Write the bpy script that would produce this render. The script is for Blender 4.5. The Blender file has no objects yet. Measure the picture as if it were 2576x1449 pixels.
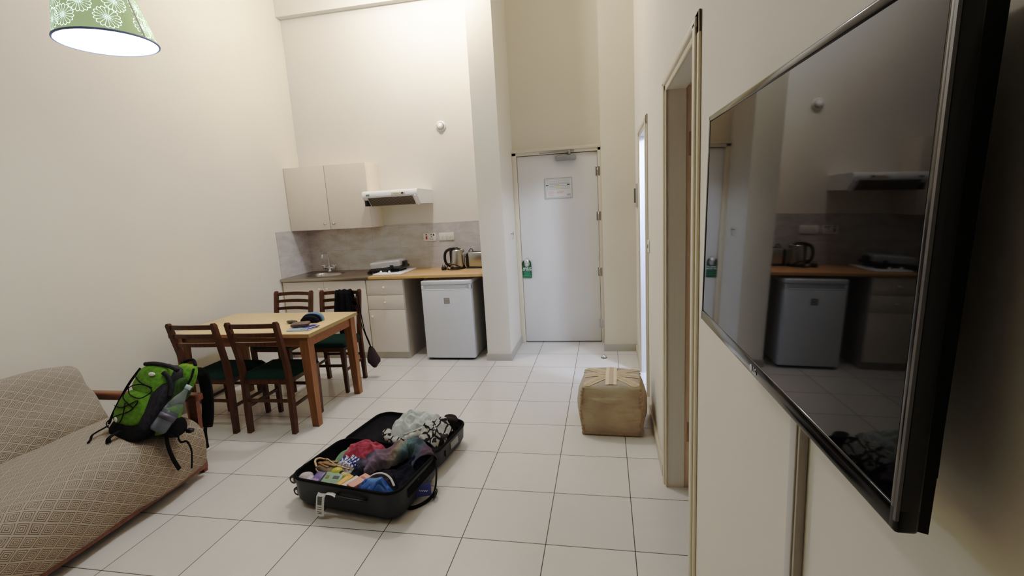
import bpy, bmesh, math, random
from mathutils import Vector, Matrix, noise
PI = math.pi
C = bpy.context.scene.collection
random.seed(7)

# ------------------------------------------------------------------ helpers
def lin(c):
    c = c / 255.0
    return c / 12.92 if c <= 0.04045 else ((c + 0.055) / 1.055) ** 2.4
def rgb(r, g, b): return (lin(r), lin(g), lin(b), 1.0)

class NT:
    """small helper to write node trees"""
    def __init__(s, name):
        s.m = bpy.data.materials.new(name); s.m.use_nodes = True
        s.t = s.m.node_tree; s.b = s.t.nodes['Principled BSDF']
    def n(s, typ, **kw):
        nd = s.t.nodes.new(typ)
        for k, v in kw.items():
            if k.startswith('i_'):
                nd.inputs[int(k[2:])].default_value = v
            else: setattr(nd, k, v)
        return nd
    def l(s, a, b): s.t.links.new(a, b)
    def math(s, op, a, b=None, c=None):
        nd = s.t.nodes.new('ShaderNodeMath'); nd.operation = op
        for i, v in enumerate((a, b, c)):
            if v is None: continue
            if isinstance(v, (int, float)): nd.inputs[i].default_value = v
            else: s.l(v, nd.inputs[i])
        return nd.outputs[0]
    def mix(s, f, a, b):
        nd = s.t.nodes.new('ShaderNodeMix'); nd.data_type = 'RGBA'
        for i, v in ((0, f), (6, a), (7, b)):
            if isinstance(v, (int, float, tuple)): nd.inputs[i].default_value = v
            else: s.l(v, nd.inputs[i])
        return nd.outputs[2]
    def noise(s, scale, detail=3, vec=None, rough=.55):
        nd = s.t.nodes.new('ShaderNodeTexNoise'); nd.inputs['Scale'].default_value = scale
        nd.inputs['Detail'].default_value = detail; nd.inputs['Roughness'].default_value = rough
        if vec is not None: s.l(vec, nd.inputs['Vector'])
        return nd.outputs['Fac']
    def coord(s, out='Object'):
        return s.t.nodes.new('ShaderNodeTexCoord').outputs[out]
    def mapping(s, vec, scale=(1, 1, 1), rot=(0, 0, 0)):
        nd = s.t.nodes.new('ShaderNodeMapping'); s.l(vec, nd.inputs[0])
        nd.inputs['Scale'].default_value = scale; nd.inputs['Rotation'].default_value = rot
        return nd.outputs[0]
    def ramp(s, fac, stops):
        nd = s.t.nodes.new('ShaderNodeValToRGB'); s.l(fac, nd.inputs[0])
        e = nd.color_ramp.elements
        while len(e) < len(stops): e.new(.5)
        for el, (p, c) in zip(e, stops): el.position = p; el.color = c
        return nd.outputs[0]
    def bump(s, h, strength=.2, dist=.01):
        nd = s.t.nodes.new('ShaderNodeBump'); nd.inputs['Strength'].default_value = strength
        nd.inputs['Distance'].default_value = dist
        s.l(h, nd.inputs['Height']); s.l(nd.outputs[0], s.b.inputs['Normal'])
    def set(s, color=None, rough=None, metal=None, spec=None):
        if color is not None:
            if isinstance(color, tuple): s.b.inputs['Base Color'].default_value = color
            else: s.l(color, s.b.inputs['Base Color'])
        if rough is not None:
            if isinstance(rough, (int, float)): s.b.inputs['Roughness'].default_value = rough
            else: s.l(rough, s.b.inputs['Roughness'])
        if metal is not None: s.b.inputs['Metallic'].default_value = metal
        if spec is not None: s.b.inputs['Specular IOR Level'].default_value = spec

def dark(c, f): return (c[0]*f, c[1]*f, c[2]*f, 1)
def plain(name, c, rough=.5, metal=0, var=.12, scale=30, bump=0, bscale=200, spec=.5):
    k = NT(name); v = k.noise(scale, 3)
    k.set(k.mix(v, dark(c, 1 - var), dark(c, 1 + var)), rough, metal, spec)
    if bump: k.bump(k.noise(bscale, 2), bump, .002)
    return k.m
def fabric(name, c, c2=None, scale=14, rough=.9, bump=.35, bscale=420):
    k = NT(name); c2 = c2 or dark(c, .7)
    f = k.ramp(k.noise(scale, 4), [(.35, c2), (.65, c)])
    k.set(f, rough, 0, .15); k.bump(k.noise(bscale, 2), bump, .002)
    return k.m
def wood(name, c1, c2, axis='X', scale=9, rough=.4):
    k = NT(name)
    sc = {'X': (.6, 9, 9), 'Y': (9, .6, 9), 'Z': (9, 9, .6)}[axis]
    v = k.mapping(k.coord(), sc)
    f = k.noise(scale, 4, v, .6)
    k.set(k.ramp(f, [(.3, c1), (.7, c2)]), rough, 0, .4)
    k.bump(f, .05, .002)
    return k.m

class B:
    """collects geometry for ONE mesh object (world coordinates)"""
    def __init__(s): s.bm = bmesh.new(); s.mi = 0; s.uv = None
    def _new(s, verts, faces, smooth=False):
        vs = [s.bm.verts.new(v) for v in verts]; out = []
        for f in faces:
            try: fc = s.bm.faces.new([vs[i] for i in f])
            except ValueError: continue
            fc.material_index = s.mi; fc.smooth = smooth; out.append(fc)
        return vs, out
    def box(s, c, d, bev=0.0, rot=None, seg=2):
        x, y, z = d[0]/2, d[1]/2, d[2]/2
        M = Matrix.Translation(Vector(c))
        if rot is not None: M = M @ (rot.to_4x4() if isinstance(rot, Matrix) else Matrix.Rotation(rot, 4, 'Z'))
        t = bmesh.new()
        bmesh.ops.create_cube(t, size=1, matrix=Matrix.Diagonal((d[0], d[1], d[2], 1)))
        if bev > 0:
            bmesh.ops.bevel(t, geom=t.edges[:], offset=min(bev, .49*min(d)), segments=seg, affect='EDGES', profile=.5)
        t.transform(M)
        t.verts.index_update()
        s._new([v.co.copy() for v in t.verts], [[v.index for v in f.verts] for f in t.faces], bev > 0)
        t.free()
    def span(s, a, b, bev=0.0):
        s.box([(a[i]+b[i])/2 for i in range(3)], [abs(b[i]-a[i]) for i in range(3)], bev)
    def hexa(s, P):      # 8 points: bottom 4 ccw, top 4 ccw
        s._new(P, [(3,2,1,0),(4,5,6,7),(0,1,5,4),(1,2,6,5),(2,3,7,6),(3,0,4,7)])
    def sweep(s, pts, rad, seg=10, closed=False, cap=True, flat=None, up=None):
        """tube along pts; rad float or list; flat=(w,h) elliptical/rect"""
        pts = [Vector(p) for p in pts]; n = len(pts)
        rad = rad if isinstance(rad, (list, tuple)) else [rad]*n
        rings = []; prev = None
        for i, p in enumerate(pts):
            if closed: t = pts[(i+1) % n] - pts[i-1]
            else: t = pts[min(i+1, n-1)] - pts[max(i-1, 0)]
            t.normalize()
            if prev is None:
                ref = Vector(up) if up else (Vector((0,0,1)) if abs(t.z) < .9 else Vector((1,0,0)))
            else: ref = prev
            a = (ref - t*ref.dot(t)).normalized(); prev = a
            b = t.cross(a)
            ring = []
            for k in range(seg):
                an = 2*PI*k/seg
                ca, sa = math.cos(an), math.sin(an)
                if flat: ring.append(p + a*ca*flat[1]*rad[i] + b*sa*flat[0]*rad[i])
                else: ring.append(p + (a*ca + b*sa)*rad[i])
            rings.append(ring)
        V = [v for r in rings for v in r]; F = []
        m = n if closed else n-1
        for i in range(m):
            j = (i+1) % n
            for k in range(seg):
                l = (k+1) % seg
                F.append((i*seg+k, i*seg+l, j*seg+l, j*seg+k))
        if cap and not closed:
            F.append(tuple(range(seg))[::-1]); F.append(tuple((n-1)*seg+k for k in range(seg)))
        s._new(V, F, True)
    def cyl(s, p0, p1, r0, r1=None, seg=24):
        r1 = r0 if r1 is None else r1
        p0, p1 = Vector(p0), Vector(p1); t = (p1-p0).normalized()
        ref = Vector((0,0,1)) if abs(t.z) < .9 else Vector((1,0,0))
        a = (ref - t*ref.dot(t)).normalized(); b = t.cross(a)
        V = []; 
        for p, r in ((p0, r0), (p1, r1)):
            for k in range(seg):
                an = 2*PI*k/seg; V.append(p + (a*math.cos(an) + b*math.sin(an))*r)
        vs, fs = s._new(V, [(k, (k+1) % seg, seg+(k+1) % seg, seg+k) for k in range(seg)], True)
        for rng in (range(seg-1, -1, -1), range(seg, 2*seg)):
            f = s.bm.faces.new([vs[i] for i in rng]); f.material_index = s.mi
    def lathe(s, prof, c=(0,0,0), seg=32, M=None, cap=True):
        M = M or Matrix.Translation(Vector(c)); V = []; F = []; n = len(prof)
        for r, z in prof:
            for k in range(seg):
                an = 2*PI*k/seg; V.append(M @ Vector((r*math.cos(an), r*math.sin(an), z)))
        for i in range(n-1):
            for k in range(seg):
                l = (k+1) % seg; F.append((i*seg+k, i*seg+l, (i+1)*seg+l, (i+1)*seg+k))
        if cap:
            F.append(tuple(range(seg-1, -1, -1))); F.append(tuple((n-1)*seg+k for k in range(seg)))
        s._new(V, F, True)
    def prism(s, poly, axis, a, b, smooth=False):
        """poly: 2D points; axis 'x': (y,z), 'y': (x,z), 'z': (x,y)"""
        def P(u, v, w): return {'x': (w,u,v), 'y': (u,w,v), 'z': (u,v,w)}[axis]
        n = len(poly)
        V = [P(u,v,a) for u,v in poly] + [P(u,v,b) for u,v in poly]
        F = [tuple(range(n)), tuple(range(2*n-1, n-1, -1))] + [(i, n+i, n+(i+1) % n, (i+1) % n) for i in range(n)]
        s._new(V, F, smooth)
    def grid(s, fn, nu, nv, closeu=False, uv=None, smooth=True):
        V = []; F = []
        for j in range(nv+1):
            for i in range(nu+1): V.append(fn(i/nu, j/nv))
        for j in range(nv):
            for i in range(nu):
                a = j*(nu+1)+i; F.append((a, a+1, a+nu+2, a+nu+1))
        vs, fs = s._new(V, F, smooth)
        if uv:
            L = s.bm.loops.layers.uv.verify()
            idx = {v: k for k, v in enumerate(vs)}
            for f in fs:
                for lp in f.loops:
                    k = idx[lp.vert]; lp[L].uv = uv((k % (nu+1))/nu, (k//(nu+1))/nv)
    def ell(s, c, r, seg=20, ring=12, rot=None, e=1.0, dis=0, dsc=10, zmin=None):
        """(super)ellipsoid with optional noise displacement"""
        M = Matrix.Translation(Vector(c)) @ (rot.to_4x4() if rot is not None else Matrix.Identity(4))
        def sp(x): return math.copysign(abs(x)**e, x)
        V = []; F = []
        for j in range(ring+1):
            th = -PI/2 + PI*j/ring
            for k in range(seg):
                ph = 2*PI*k/seg
                p = Vector((r[0]*sp(math.cos(th))*sp(math.cos(ph)), r[1]*sp(math.cos(th))*sp(math.sin(ph)), r[2]*sp(math.sin(th))))
                if dis: p *= 1 + dis*noise.noise(p*dsc + Vector(c)*7)
                q = M @ p
                if zmin is not None and q.z < zmin: q.z = zmin + .15*(q.z-zmin)
                V.append(q)
        for j in range(ring):
            for k in range(seg):
                l = (k+1) % seg; F.append((j*seg+k, j*seg+l, (j+1)*seg+l, (j+1)*seg+k))
        s._new(V, F, True)
        bmesh.ops.remove_doubles(s.bm, verts=s.bm.verts[:], dist=1e-6)
    def obj(s, name, mats, parent=None, local=False, thick=0, sub=0, auto=None):
        bmesh.ops.recalc_face_normals(s.bm, faces=s.bm.faces[:])
        me = bpy.data.meshes.new(name); s.bm.to_mesh(me); s.bm.free()
        for m in (mats if isinstance(mats, (list, tuple)) else [mats]): me.materials.append(m)
        o = bpy.data.objects.new(name, me); C.objects.link(o)
        if parent is not None:
            r = parent
            while r.parent is not None: r = r.parent
            if not local: me.transform(ROOT[r.name].inverted())
            o.parent = parent
            if parent.type == 'MESH': pass
        else:
            xs = [v.co for v in me.vertices]
            lo = Vector((min(v.x for v in xs), min(v.y for v in xs), min(v.z for v in xs)))
            hi = Vector((max(v.x for v in xs), max(v.y for v in xs), max(v.z for v in xs)))
            org = Vector(((lo.x+hi.x)/2, (lo.y+hi.y)/2, lo.z))
            me.transform(Matrix.Translation(-org)); o.location = org
            ROOT[o.name] = Matrix.Translation(org)
        if thick:
            md = o.modifiers.new('thickness', 'SOLIDIFY'); md.thickness = thick; md.offset = 0
        if sub:
            md = o.modifiers.new('smooth', 'SUBSURF'); md.levels = sub; md.render_levels = sub
        if auto is not None:
            for p in me.polygons: p.use_smooth = True
            try: me.set_sharp_from_angle(angle=math.radians(auto))
            except Exception: pass
        return o
ROOT = {}
def thing(name, label, cat, loc=(0,0,0), rotz=0, group=None, kind=None):
    o = bpy.data.objects.new(name, None); C.objects.link(o); o.empty_display_size = .05
    o.location = loc; o.rotation_euler = (0, 0, rotz)
    ROOT[o.name] = Matrix.Translation(Vector(loc)) @ Matrix.Rotation(rotz, 4, 'Z')
    return tag(o, label, cat, group, kind)
def tag(o, label, cat, group=None, kind=None):
    o['label'] = label; o['category'] = cat
    if group: o['group'] = group
    if kind: o['kind'] = kind
    return o
def struct(o, label, cat): return tag(o, label, cat, None, 'structure')
def text(body, size, mat, M, name, parent, extrude=.0003, align='CENTER', bold=0.0, space=1.0):
    cu = bpy.data.curves.new(name, 'FONT'); cu.body = body; cu.size = size; cu.align_x = align; cu.align_y = 'CENTER'
    cu.extrude = extrude; cu.offset = bold; cu.space_character = space
    t = bpy.data.objects.new('tmp_text', cu); C.objects.link(t)
    dg = bpy.context.evaluated_depsgraph_get()
    me = bpy.data.meshes.new_from_object(t.evaluated_get(dg)); me.name = name
    bpy.data.objects.remove(t); bpy.data.curves.remove(cu)
    me.materials.clear(); me.materials.append(mat)
    r = parent
    while r.parent is not None: r = r.parent
    me.transform(ROOT[r.name].inverted() @ M)
    o = bpy.data.objects.new(name, me); C.objects.link(o); o.parent = parent
    return o
def frame(o, ux, uy):   # matrix with x->ux, y->uy, origin o
    ux = Vector(ux).normalized(); uy = Vector(uy).normalized(); uz = ux.cross(uy)
    return Matrix(((ux.x,uy.x,uz.x,o[0]),(ux.y,uy.y,uz.y,o[1]),(ux.z,uy.z,uz.z,o[2]),(0,0,0,1)))
def catmull(P, n=8):
    P = [Vector(p) for p in P]; out = []
    for i in range(len(P)-1):
        p0, p1, p2, p3 = P[max(i-1,0)], P[i], P[i+1], P[min(i+2,len(P)-1)]
        for k in range(n):
            t = k/n
            out.append(.5*((2*p1)+(p2-p0)*t+(2*p0-5*p1+4*p2-p3)*t*t+(3*p1-p0-3*p2+p3)*t**3))
    out.append(P[-1]); return out
def nz(x, y=0, z=0): return noise.noise(Vector((x, y, z)))

# ------------------------------------------------------------------ materials
def wall_mat(name, c):
    k = NT(name); v = k.noise(1.6, 4, k.coord()); 
    k.set(k.mix(v, dark(c, .96), dark(c, 1.04)), .75, 0, .25)
    k.bump(k.noise(160, 3, k.coord()), .06, .002); return k.m
M_wall = wall_mat('cream_wall_paint', rgb(224, 218, 203))
M_wally = wall_mat('warm_bounce_wall_paint', rgb(222, 212, 188))  # wall paint with the door recess's warm bounce light put into its colour
M_wallw = wall_mat('pale_wall_paint', rgb(228, 223, 212))
M_trim = plain('cream_gloss_trim', rgb(217, 205, 180), .45, 0, .05, 6)
M_trimw = plain('pale_jamb_paint', rgb(232, 226, 218), .5, 0, .05, 6)
M_jambtan = plain('tan_jamb_paint', rgb(224, 204, 178), .55, 0, .06, 9)
M_doorw = plain('white_door_paint', rgb(226, 223, 217), .42, 0, .03, 5)
M_gap = plain('dark_gap_shade', rgb(46, 40, 34), .8)  # dark colour standing in for the shade inside door gaps
M_skirt = plain('grey_skirting_tile', rgb(176, 170, 158), .35, 0, .08, 12)

def floor_mat():
    k = NT('white_floor_tiles'); co = k.coord()
    sp = k.n('ShaderNodeSeparateXYZ'); k.l(co, sp.inputs[0])
    T = .4; g = .0022
    def edge(a):
        f = k.math('FRACT', k.math('DIVIDE', a, T))
        return k.math('MINIMUM', f, k.math('SUBTRACT', 1, f))
    ex, ey = edge(sp.outputs[0]), edge(sp.outputs[1])
    m = k.math('LESS_THAN', k.math('MINIMUM', ex, ey), g/T)
    cid = k.n('ShaderNodeCombineXYZ')
    k.l(k.math('FLOOR', k.math('DIVIDE', sp.outputs[0], T)), cid.inputs[0])
    k.l(k.math('FLOOR', k.math('DIVIDE', sp.outputs[1], T)), cid.inputs[1])
    wn = k.n('ShaderNodeTexWhiteNoise'); k.l(cid.outputs[0], wn.inputs[0])
    base = k.mix(wn.outputs[0], rgb(216, 211, 204), rgb(223, 219, 211))
    base = k.mix(k.math('MULTIPLY', k.noise(14, 4, co), .35), base, rgb(203, 197, 187))
    k.set(k.mix(m, base, rgb(74, 66, 60)))
    r = k.math('ADD', k.math('MULTIPLY', k.noise(5, 3, co), .06), .2)
    k.set(None, k.math('MAXIMUM', r, k.math('MULTIPLY', m, .8)), 0, .5)
    k.bump(k.math('SUBTRACT', 1, m), .35, .002)
    return k.m
M_floor = floor_mat()
def splash_mat():
    k = NT('grey_marbled_wall_tiles'); co = k.coord()
    sp = k.n('ShaderNodeSeparateXYZ'); k.l(co, sp.inputs[0])
    def joint(a, T, off):
        f = k.math('FRACT', k.math('DIVIDE', k.math('ADD', a, off), T))
        return k.math('MINIMUM', f, k.math('SUBTRACT', 1, f)), T
    a = k.math('ADD', sp.outputs[0], sp.outputs[1])
    f1, T1 = joint(a, .333, .03); f2, T2 = joint(sp.outputs[2], .25, 0.0)
    m = k.math('MAXIMUM', k.math('LESS_THAN', f1, .0012/.333), k.math('LESS_THAN', f2, .0014/.25))
    v = k.mapping(co, (4, 4, 9))
    st = k.noise(1.6, 6, v, .65); st2 = k.noise(5, 5, k.mapping(co, (2, 2, 8)), .7)
    base = k.ramp(st, [(.3, rgb(176, 168, 163)), (.6, rgb(203, 198, 195))])
    base = k.mix(k.math('MULTIPLY', k.math('GREATER_THAN', st2, .64), .4), base, rgb(150, 142, 136))
    k.set(k.mix(k.math('MULTIPLY', m, .6), base, rgb(140, 132, 126)), .3, 0, .4)
    return k.m
M_splash = splash_mat()
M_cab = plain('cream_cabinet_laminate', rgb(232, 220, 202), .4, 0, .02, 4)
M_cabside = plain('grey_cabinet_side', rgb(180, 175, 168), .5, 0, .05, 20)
M_beech = wood('beech_worktop_laminate', rgb(196, 148, 98), rgb(214, 168, 116), 'X', 8, .38)
M_steel = plain('brushed_steel', rgb(182, 178, 172), .32, 1, .1, 60)
M_sink = plain('stainless_sink_steel', rgb(168, 160, 150), .36, 1, .08, 40)
M_chrome = plain('chrome', rgb(225, 225, 225), .1, 1, .02)
M_whitep = plain('white_plastic', rgb(232, 230, 224), .35, 0, .03)
M_hoodw = plain('white_hood_enamel', rgb(246, 246, 246), .28, 0, .02)
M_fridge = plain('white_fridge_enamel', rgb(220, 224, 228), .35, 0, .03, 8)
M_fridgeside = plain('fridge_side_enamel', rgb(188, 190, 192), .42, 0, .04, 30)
M_black = plain('black_plastic', rgb(20, 19, 19), .4, 0, .2)
M_blackm = plain('black_matte', rgb(14, 13, 13), .75, 0, .2)
M_greyp = plain('grey_plastic', rgb(132, 134, 135), .45, 0, .08)
M_hoodgrille = plain('hood_grille_grey', rgb(128, 121, 112), .5, 0, .1)
M_red = plain('red_switch_plastic', rgb(170, 35, 24), .35)
M_ivory = plain('ivory_plastic', rgb(224, 216, 190), .4, 0, .03)
M_tabletop = wood('yellow_oak_laminate', rgb(212, 178, 124), rgb(226, 194, 142), 'X', 7, .33)
M_tableleg = wood('honey_brown_wood', rgb(118, 80, 46), rgb(146, 102, 62), 'Z', 7, .4)
M_chair = wood('dark_walnut_wood', rgb(64, 37, 23), rgb(94, 57, 36), 'Z', 7, .35)
M_seat = fabric('dark_green_upholstery', rgb(20, 50, 43), rgb(12, 34, 30), 60, .95, .4, 600)
M_sofawood = wood('reddish_brown_wood', rgb(100, 62, 42), rgb(126, 80, 56), 'X', 7, .4)
M_cushion = fabric('sofa_cushion_cloth', rgb(160, 140, 116))
M_blackcloth = fabric('black_cloth', rgb(26, 25, 28), rgb(14, 13, 15), 12, .95)
M_strap = fabric('black_webbing', rgb(22, 22, 23), rgb(12, 12, 13), 80, .85, .4, 900)
M_green = fabric('lime_green_nylon', rgb(104, 142, 46), rgb(82, 116, 36), 9, .55, .3, 500)
M_greend = fabric('dark_green_nylon', rgb(58, 84, 36), rgb(40, 60, 28), 12, .6, .3, 500)
M_grey = fabric('charcoal_nylon', rgb(52, 50, 58), rgb(32, 31, 37), 12, .65, .3, 500)
M_white = plain('white_print', rgb(236, 236, 232), .5, 0, .02)

def throw_mat():
    k = NT('diamond_weave_throw'); uv = k.coord('UV')
    sp = k.n('ShaderNodeSeparateXYZ'); k.l(uv, sp.inputs[0])
    def tri(a, T): return k.math('MULTIPLY', k.math('ABSOLUTE', k.math('SUBTRACT', k.math('FRACT', k.math('DIVIDE', a, T)), .5)), 2)
    wob = k.math('MULTIPLY', k.math('SUBTRACT', k.noise(9, 2, uv), .5), .012)
    d = k.math('ADD', tri(k.math('ADD', sp.outputs[0], wob), .078), tri(k.math('ADD', sp.outputs[1], wob), .058))
    d = k.math('ABSOLUTE', k.math('SUBTRACT', d, 1.0))
    ring = k.math('SINE', k.math('MULTIPLY', d, 2*PI*3.5))
    ln = k.math('MULTIPLY', k.math('ADD', ring, 1), .5)
    ln = k.math('SMOOTH_MIN', ln, .82, .25)
    weave = k.noise(420, 2, uv)
    base = k.mix(ln, rgb(72, 64, 56), rgb(206, 191, 174))
    base = k.mix(k.math('ADD', k.math('MULTIPLY', k.noise(7, 4, uv), .5), .02), base, rgb(158, 145, 130))
    base = k.mix(k.math('MULTIPLY', weave, .35), base, rgb(112, 99, 85))
    k.set(base, .95, 0, .1)
    k.bump(k.math('ADD', ln, k.math('MULTIPLY', weave, .5)), .5, .004)
    return k.m
M_throw = throw_mat()

# ------------------------------------------------------------------ room shell
XL, XR, YB, YF, ZC = -3.71, 0.02, 0.35, -5.7, 4.25
b = B(); b.span((XL-.15, YF-.1, -.1), (1.9, .9, 0)); struct(b.obj('floor', M_floor), 'pale glossy square floor tiles with thin dark grout lines', 'floor')
b = B(); b.span((XL-.15, YF-.1, ZC), (1.9, .9, ZC+.1)); struct(b.obj('ceiling', M_wallw), 'plain pale ceiling high above the room', 'ceiling')
b = B(); b.span((XL-.15, YF-.1, 0), (XL, .5, ZC)); struct(b.obj('wall_left', M_wall), 'tall bare cream wall behind the sofa and dining table', 'wall')
b = B(); b.span((XL, YB, 0), (-1.47, YB+.15, ZC)); struct(b.obj('wall_kitchen', M_wallw), 'tall cream wall above the kitchenette worktop', 'wall')
b = B(); b.span((-1.465, -.268, 0), (-1.225, .60, ZC)); struct(b.obj('wall_pillar', M_wall), 'narrow full height wall end between fridge and entry door', 'wall')
b = B(); b.span((-.302, .055, 0), (XR+.16, .60, ZC)); struct(b.obj('wall_entry', M_wally), 'short cream wall piece right of the entry door', 'wall')
b = B(); b.span((-1.225, .40, 2.085), (-.302, .60, ZC)); b.span((-1.225,.46,0),(-.302,.6,2.085))
struct(b.obj('wall_above_door', M_wally), 'cream wall over the entry door', 'wall')
b = B(); b.span((XL-.15, YF-.1, 0), (XR+.16, YF, ZC)); struct(b.obj('wall_front', plain('bounce_cut_dark_wall', rgb(68, 62, 56), .9)), 'unseen wall behind the viewer, darkened to cut bounced light', 'wall')  # out of view; coloured dark to cut light bounced onto the right wall
D1, D2 = (-1.20, -.57), (-3.07, -2.335)     # two door openings in the right wall
DZ = 2.03
b = B()
b.span((XR, D1[1]+.03, 0), (XR+.13, .055, ZC)); b.span((XR, D2[1]+.03, 0), (XR+.13, D1[0]-.03, ZC)); b.span((XR, YF, 0), (XR+.13, D2[0]-.03, ZC))
b.span((XR, D1[0]-.03, DZ+.03), (XR+.13, D1[1]+.03, ZC)); b.span((XR, D2[0]-.03, DZ+.03), (XR+.13, D2[1]+.03, ZC))
struct(b.obj('wall_right', M_wall), 'long cream wall with two doorways and the television', 'wall')
# rooms beyond the doorways
b = B()
b.span((1.7, -1.9, 0), (1.8, .6, 2.6)); b.span((XR+.13, -1.9, 0), (1.7, -1.8, 2.6)); b.span((XR+.16, .5, 0), (1.7, .6, 2.6)); b.span((XR+.13, -1.9, 2.6), (1.8, .6, 2.7))
struct(b.obj('wall_bathroom', plain('bathroom_white', rgb(176, 184, 204), .5)), 'white walls of the lit room beyond the far doorway', 'wall')
b = B()
b.span((1.7, -4.6, 0), (1.8, -1.9, 2.6)); b.span((XR+.13, -4.7, 0), (1.8, -4.6, 2.6)); b.span((XR+.13, -4.6, 2.6), (1.8, -1.9, 2.7))
struct(b.obj('wall_bedroom', M_wall), 'dim cream walls beyond the near doorway', 'wall')
# ceiling beam
b = B(); b.span((XL, .27, 3.66), (-1.465, YB, ZC)); struct(b.obj('trim_1', M_wallw), 'boxed ceiling beam above the kitchen wall', 'beam')
# splashback tiles
b = B(); b.span((XL, YB-.008, .87), (-1.465, YB, 1.385)); b.span((XL, -.215, .885), (XL+.008, YB-.008, 1.385))
struct(b.obj('trim_2', M_splash), 'grey marbled tile splashback behind sink and worktop', 'splashback')
# skirtings
def skirt(name, spans, label):
    b = B()
    for a, c in spans: b.span(a, c, .002)
    struct(b.obj(name, M_skirt), label, 'skirting board')
skirt('baseboard_pillar', [((-1.475, -.278, 0), (-1.215, -.268, .075)), ((-1.225, -.268, 0), (-1.215, .36, .075))], 'grey tile skirting around the foot of the wall end by the fridge')
skirt('baseboard_entry', [((-.312, .045, 0), (XR-.01, .055, .075)), ((-.312, .055, 0), (-.302, .36, .075))], 'grey tile skirting right of the entry door')
skirt('baseboard_left', [((XL, YF, 0), (XL+.01, -.21, .075))], 'grey tile skirting along the left wall')
b = B()
for y0, y1 in ((D1[1]+.08, .045), (D2[1]+.1, D1[0]-.08), (YF, D2[0]-.08)): b.span((.004, y0, 0), (XR, y1, .07), .002)
struct(b.obj('baseboard_right', plain('cream_skirting', rgb(196, 184, 160), .4)), 'low skirting along the right wall', 'skirting board')

# ------------------------------------------------------------------ entry door
door = thing('door_1', 'white entry door with closer, fire plan and green hanger, in cream frame', 'door', (-.77, .38, 0), 0, None, 'structure')
b = B()
fy0, fy1 = .345, .43
for x0, x1 in ((-1.225, -1.178), (-.337, -.302)): b.span((x0, fy0, 0), (x1, fy1, 2.085), .004)
b.span((-1.225, fy0, 2.03), (-.302, fy1, 2.085), .004)
b.span((-1.225, fy0-.012, 2.06), (-.302, fy0+.01, 2.09), .004)
b.obj('door_frame', M_trim, door)
b = B(); b.span((-1.178, .405, .0), (-.337, .43, 2.03)); b.obj('gap_shade_strip', M_gap, door)  # dark sheet behind the leaf, painted shade for the gap round it
b = B(); b.span((-1.174, .375, .012), (-.341, .412, 2.024), .002); leaf = b.obj('door_leaf', M_doorw, door)
for z in (1.826, 1.37, .78, .216):
    b = B(); b.cyl((-.338, .368, z-.045), (-.338, .368, z+.045), .008, seg=12); b.span((-.36, .371, z-.045), (-.338, .376, z+.045))
    b.span((-.338, .343, z-.045), (-.315, .346, z+.045)); b.obj('hinge', M_steel, door)
b = B(); b.span((-.765, .315, 1.952), (-.552, .372, 2.006), .014)
b.span((-.66, .31, 1.955), (-.6, .374, 2.003), .012); cl = b.obj('door_closer', M_greyp, door)
b = B(); b.box((-.76, .335, 2.045), (.34, .02, .01), .002, Matrix.Rotation(-.05, 3, 'Y') @ Matrix.Rotation(.12, 3, 'Z'))
b.cyl((-.62, .335, 2.0), (-.62, .335, 2.052), .013); b.span((-.66,.33,2.04),(-.57,.35,2.056),.003); b.obj('closer_arm', M_greyp, cl)
b = B(); b.lathe([(.0, .0), (.027, 0), (.028, .004), (.014, .010), (.012, .03), (.022, .037), (.027, .05), (.024, .062), (.0, .066)],
    M=Matrix.Translation((-1.118, .375, .925)) @ Matrix.Rotation(PI/2, 4, 'X')); kn = b.obj('door_knob', M_chrome, door)

# green hanger on the knob
hz = thing('door_hanger', 'green make up my room card hanging from the door knob', 'door hanger', (-1.122, .35, .735))
cx, zt = -1.122, .0
poly = [(cx-.05, .737), (cx+.05, .733), (cx+.05, .885)]
for k in range(1, 12):
    a = PI*k/12; poly.append((cx+.05*math.cos(a), .89+.05*math.sin(a)))
poly.append((cx-.05, .885))
M_hang = plain('dark_green_card', rgb(24, 84, 52), .4, 0, .1, 20)
b = B()
outer = poly; n = 40
def outp(t):   # ray from the hole centre to the outline
    hc = Vector((cx, .9)); d = Vector((math.cos(t), math.sin(t))); best = None
    P = [Vector(p) for p in outer]
    for i in range(len(P)):
        a, c = P[i], P[(i+1) % len(P)]; e = c-a; den = d.x*e.y-d.y*e.x
        if abs(den) < 1e-9: continue
        w = a-hc; s_ = (w.x*e.y-w.y*e.x)/den; u_ = (w.x*d.y-w.y*d.x)/den
        if s_ > 0 and -1e-6 <= u_ <= 1.000001 and (best is None or s_ < best): best = s_
    return hc + d*best
angs = sorted([2*PI*k/48 for k in range(48)] + [math.atan2(p[1]-.9, p[0]-cx) % (2*PI) for p in outer])
V = []; F = []
for t in angs:
    o_ = outp(t); V += [(cx+.031*math.cos(t), .3565, .892+.036*math.sin(t)), (o_.x, .3565, o_.y)]
m = len(angs)
for i in range(m): F.append((2*i, 2*i+1, 2*((i+1) % m)+1, 2*((i+1) % m)))
b._new(V, F); b.obj('card', M_hang, hz, thick=.0016)
Mt = lambda x, z, y=.3545: frame((x, y, z), (1, 0, 0), (0, 0, 1))
text('MAKE UP', .021, M_white, Mt(cx+.001, .842), 'lettering', hz, .0004, bold=.0006)
text('MY ROOM', .021, M_white, Mt(cx+.001, .822), 'lettering', hz, .0004, bold=.0006)
M_palegreen = plain('pale_green_print', rgb(84, 150, 120), .5)
b = B()
for i, (z, w) in enumerate(((.804, .066), (.797, .07), (.783, .074), (.776, .05), (.766, .084), (.759, .08), (.746, .086))): b.span((cx-w/2, .3544, z-.002), (cx+w/2, .3555, z+.002))
b.obj('small_print', M_palegreen, hz)

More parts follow.
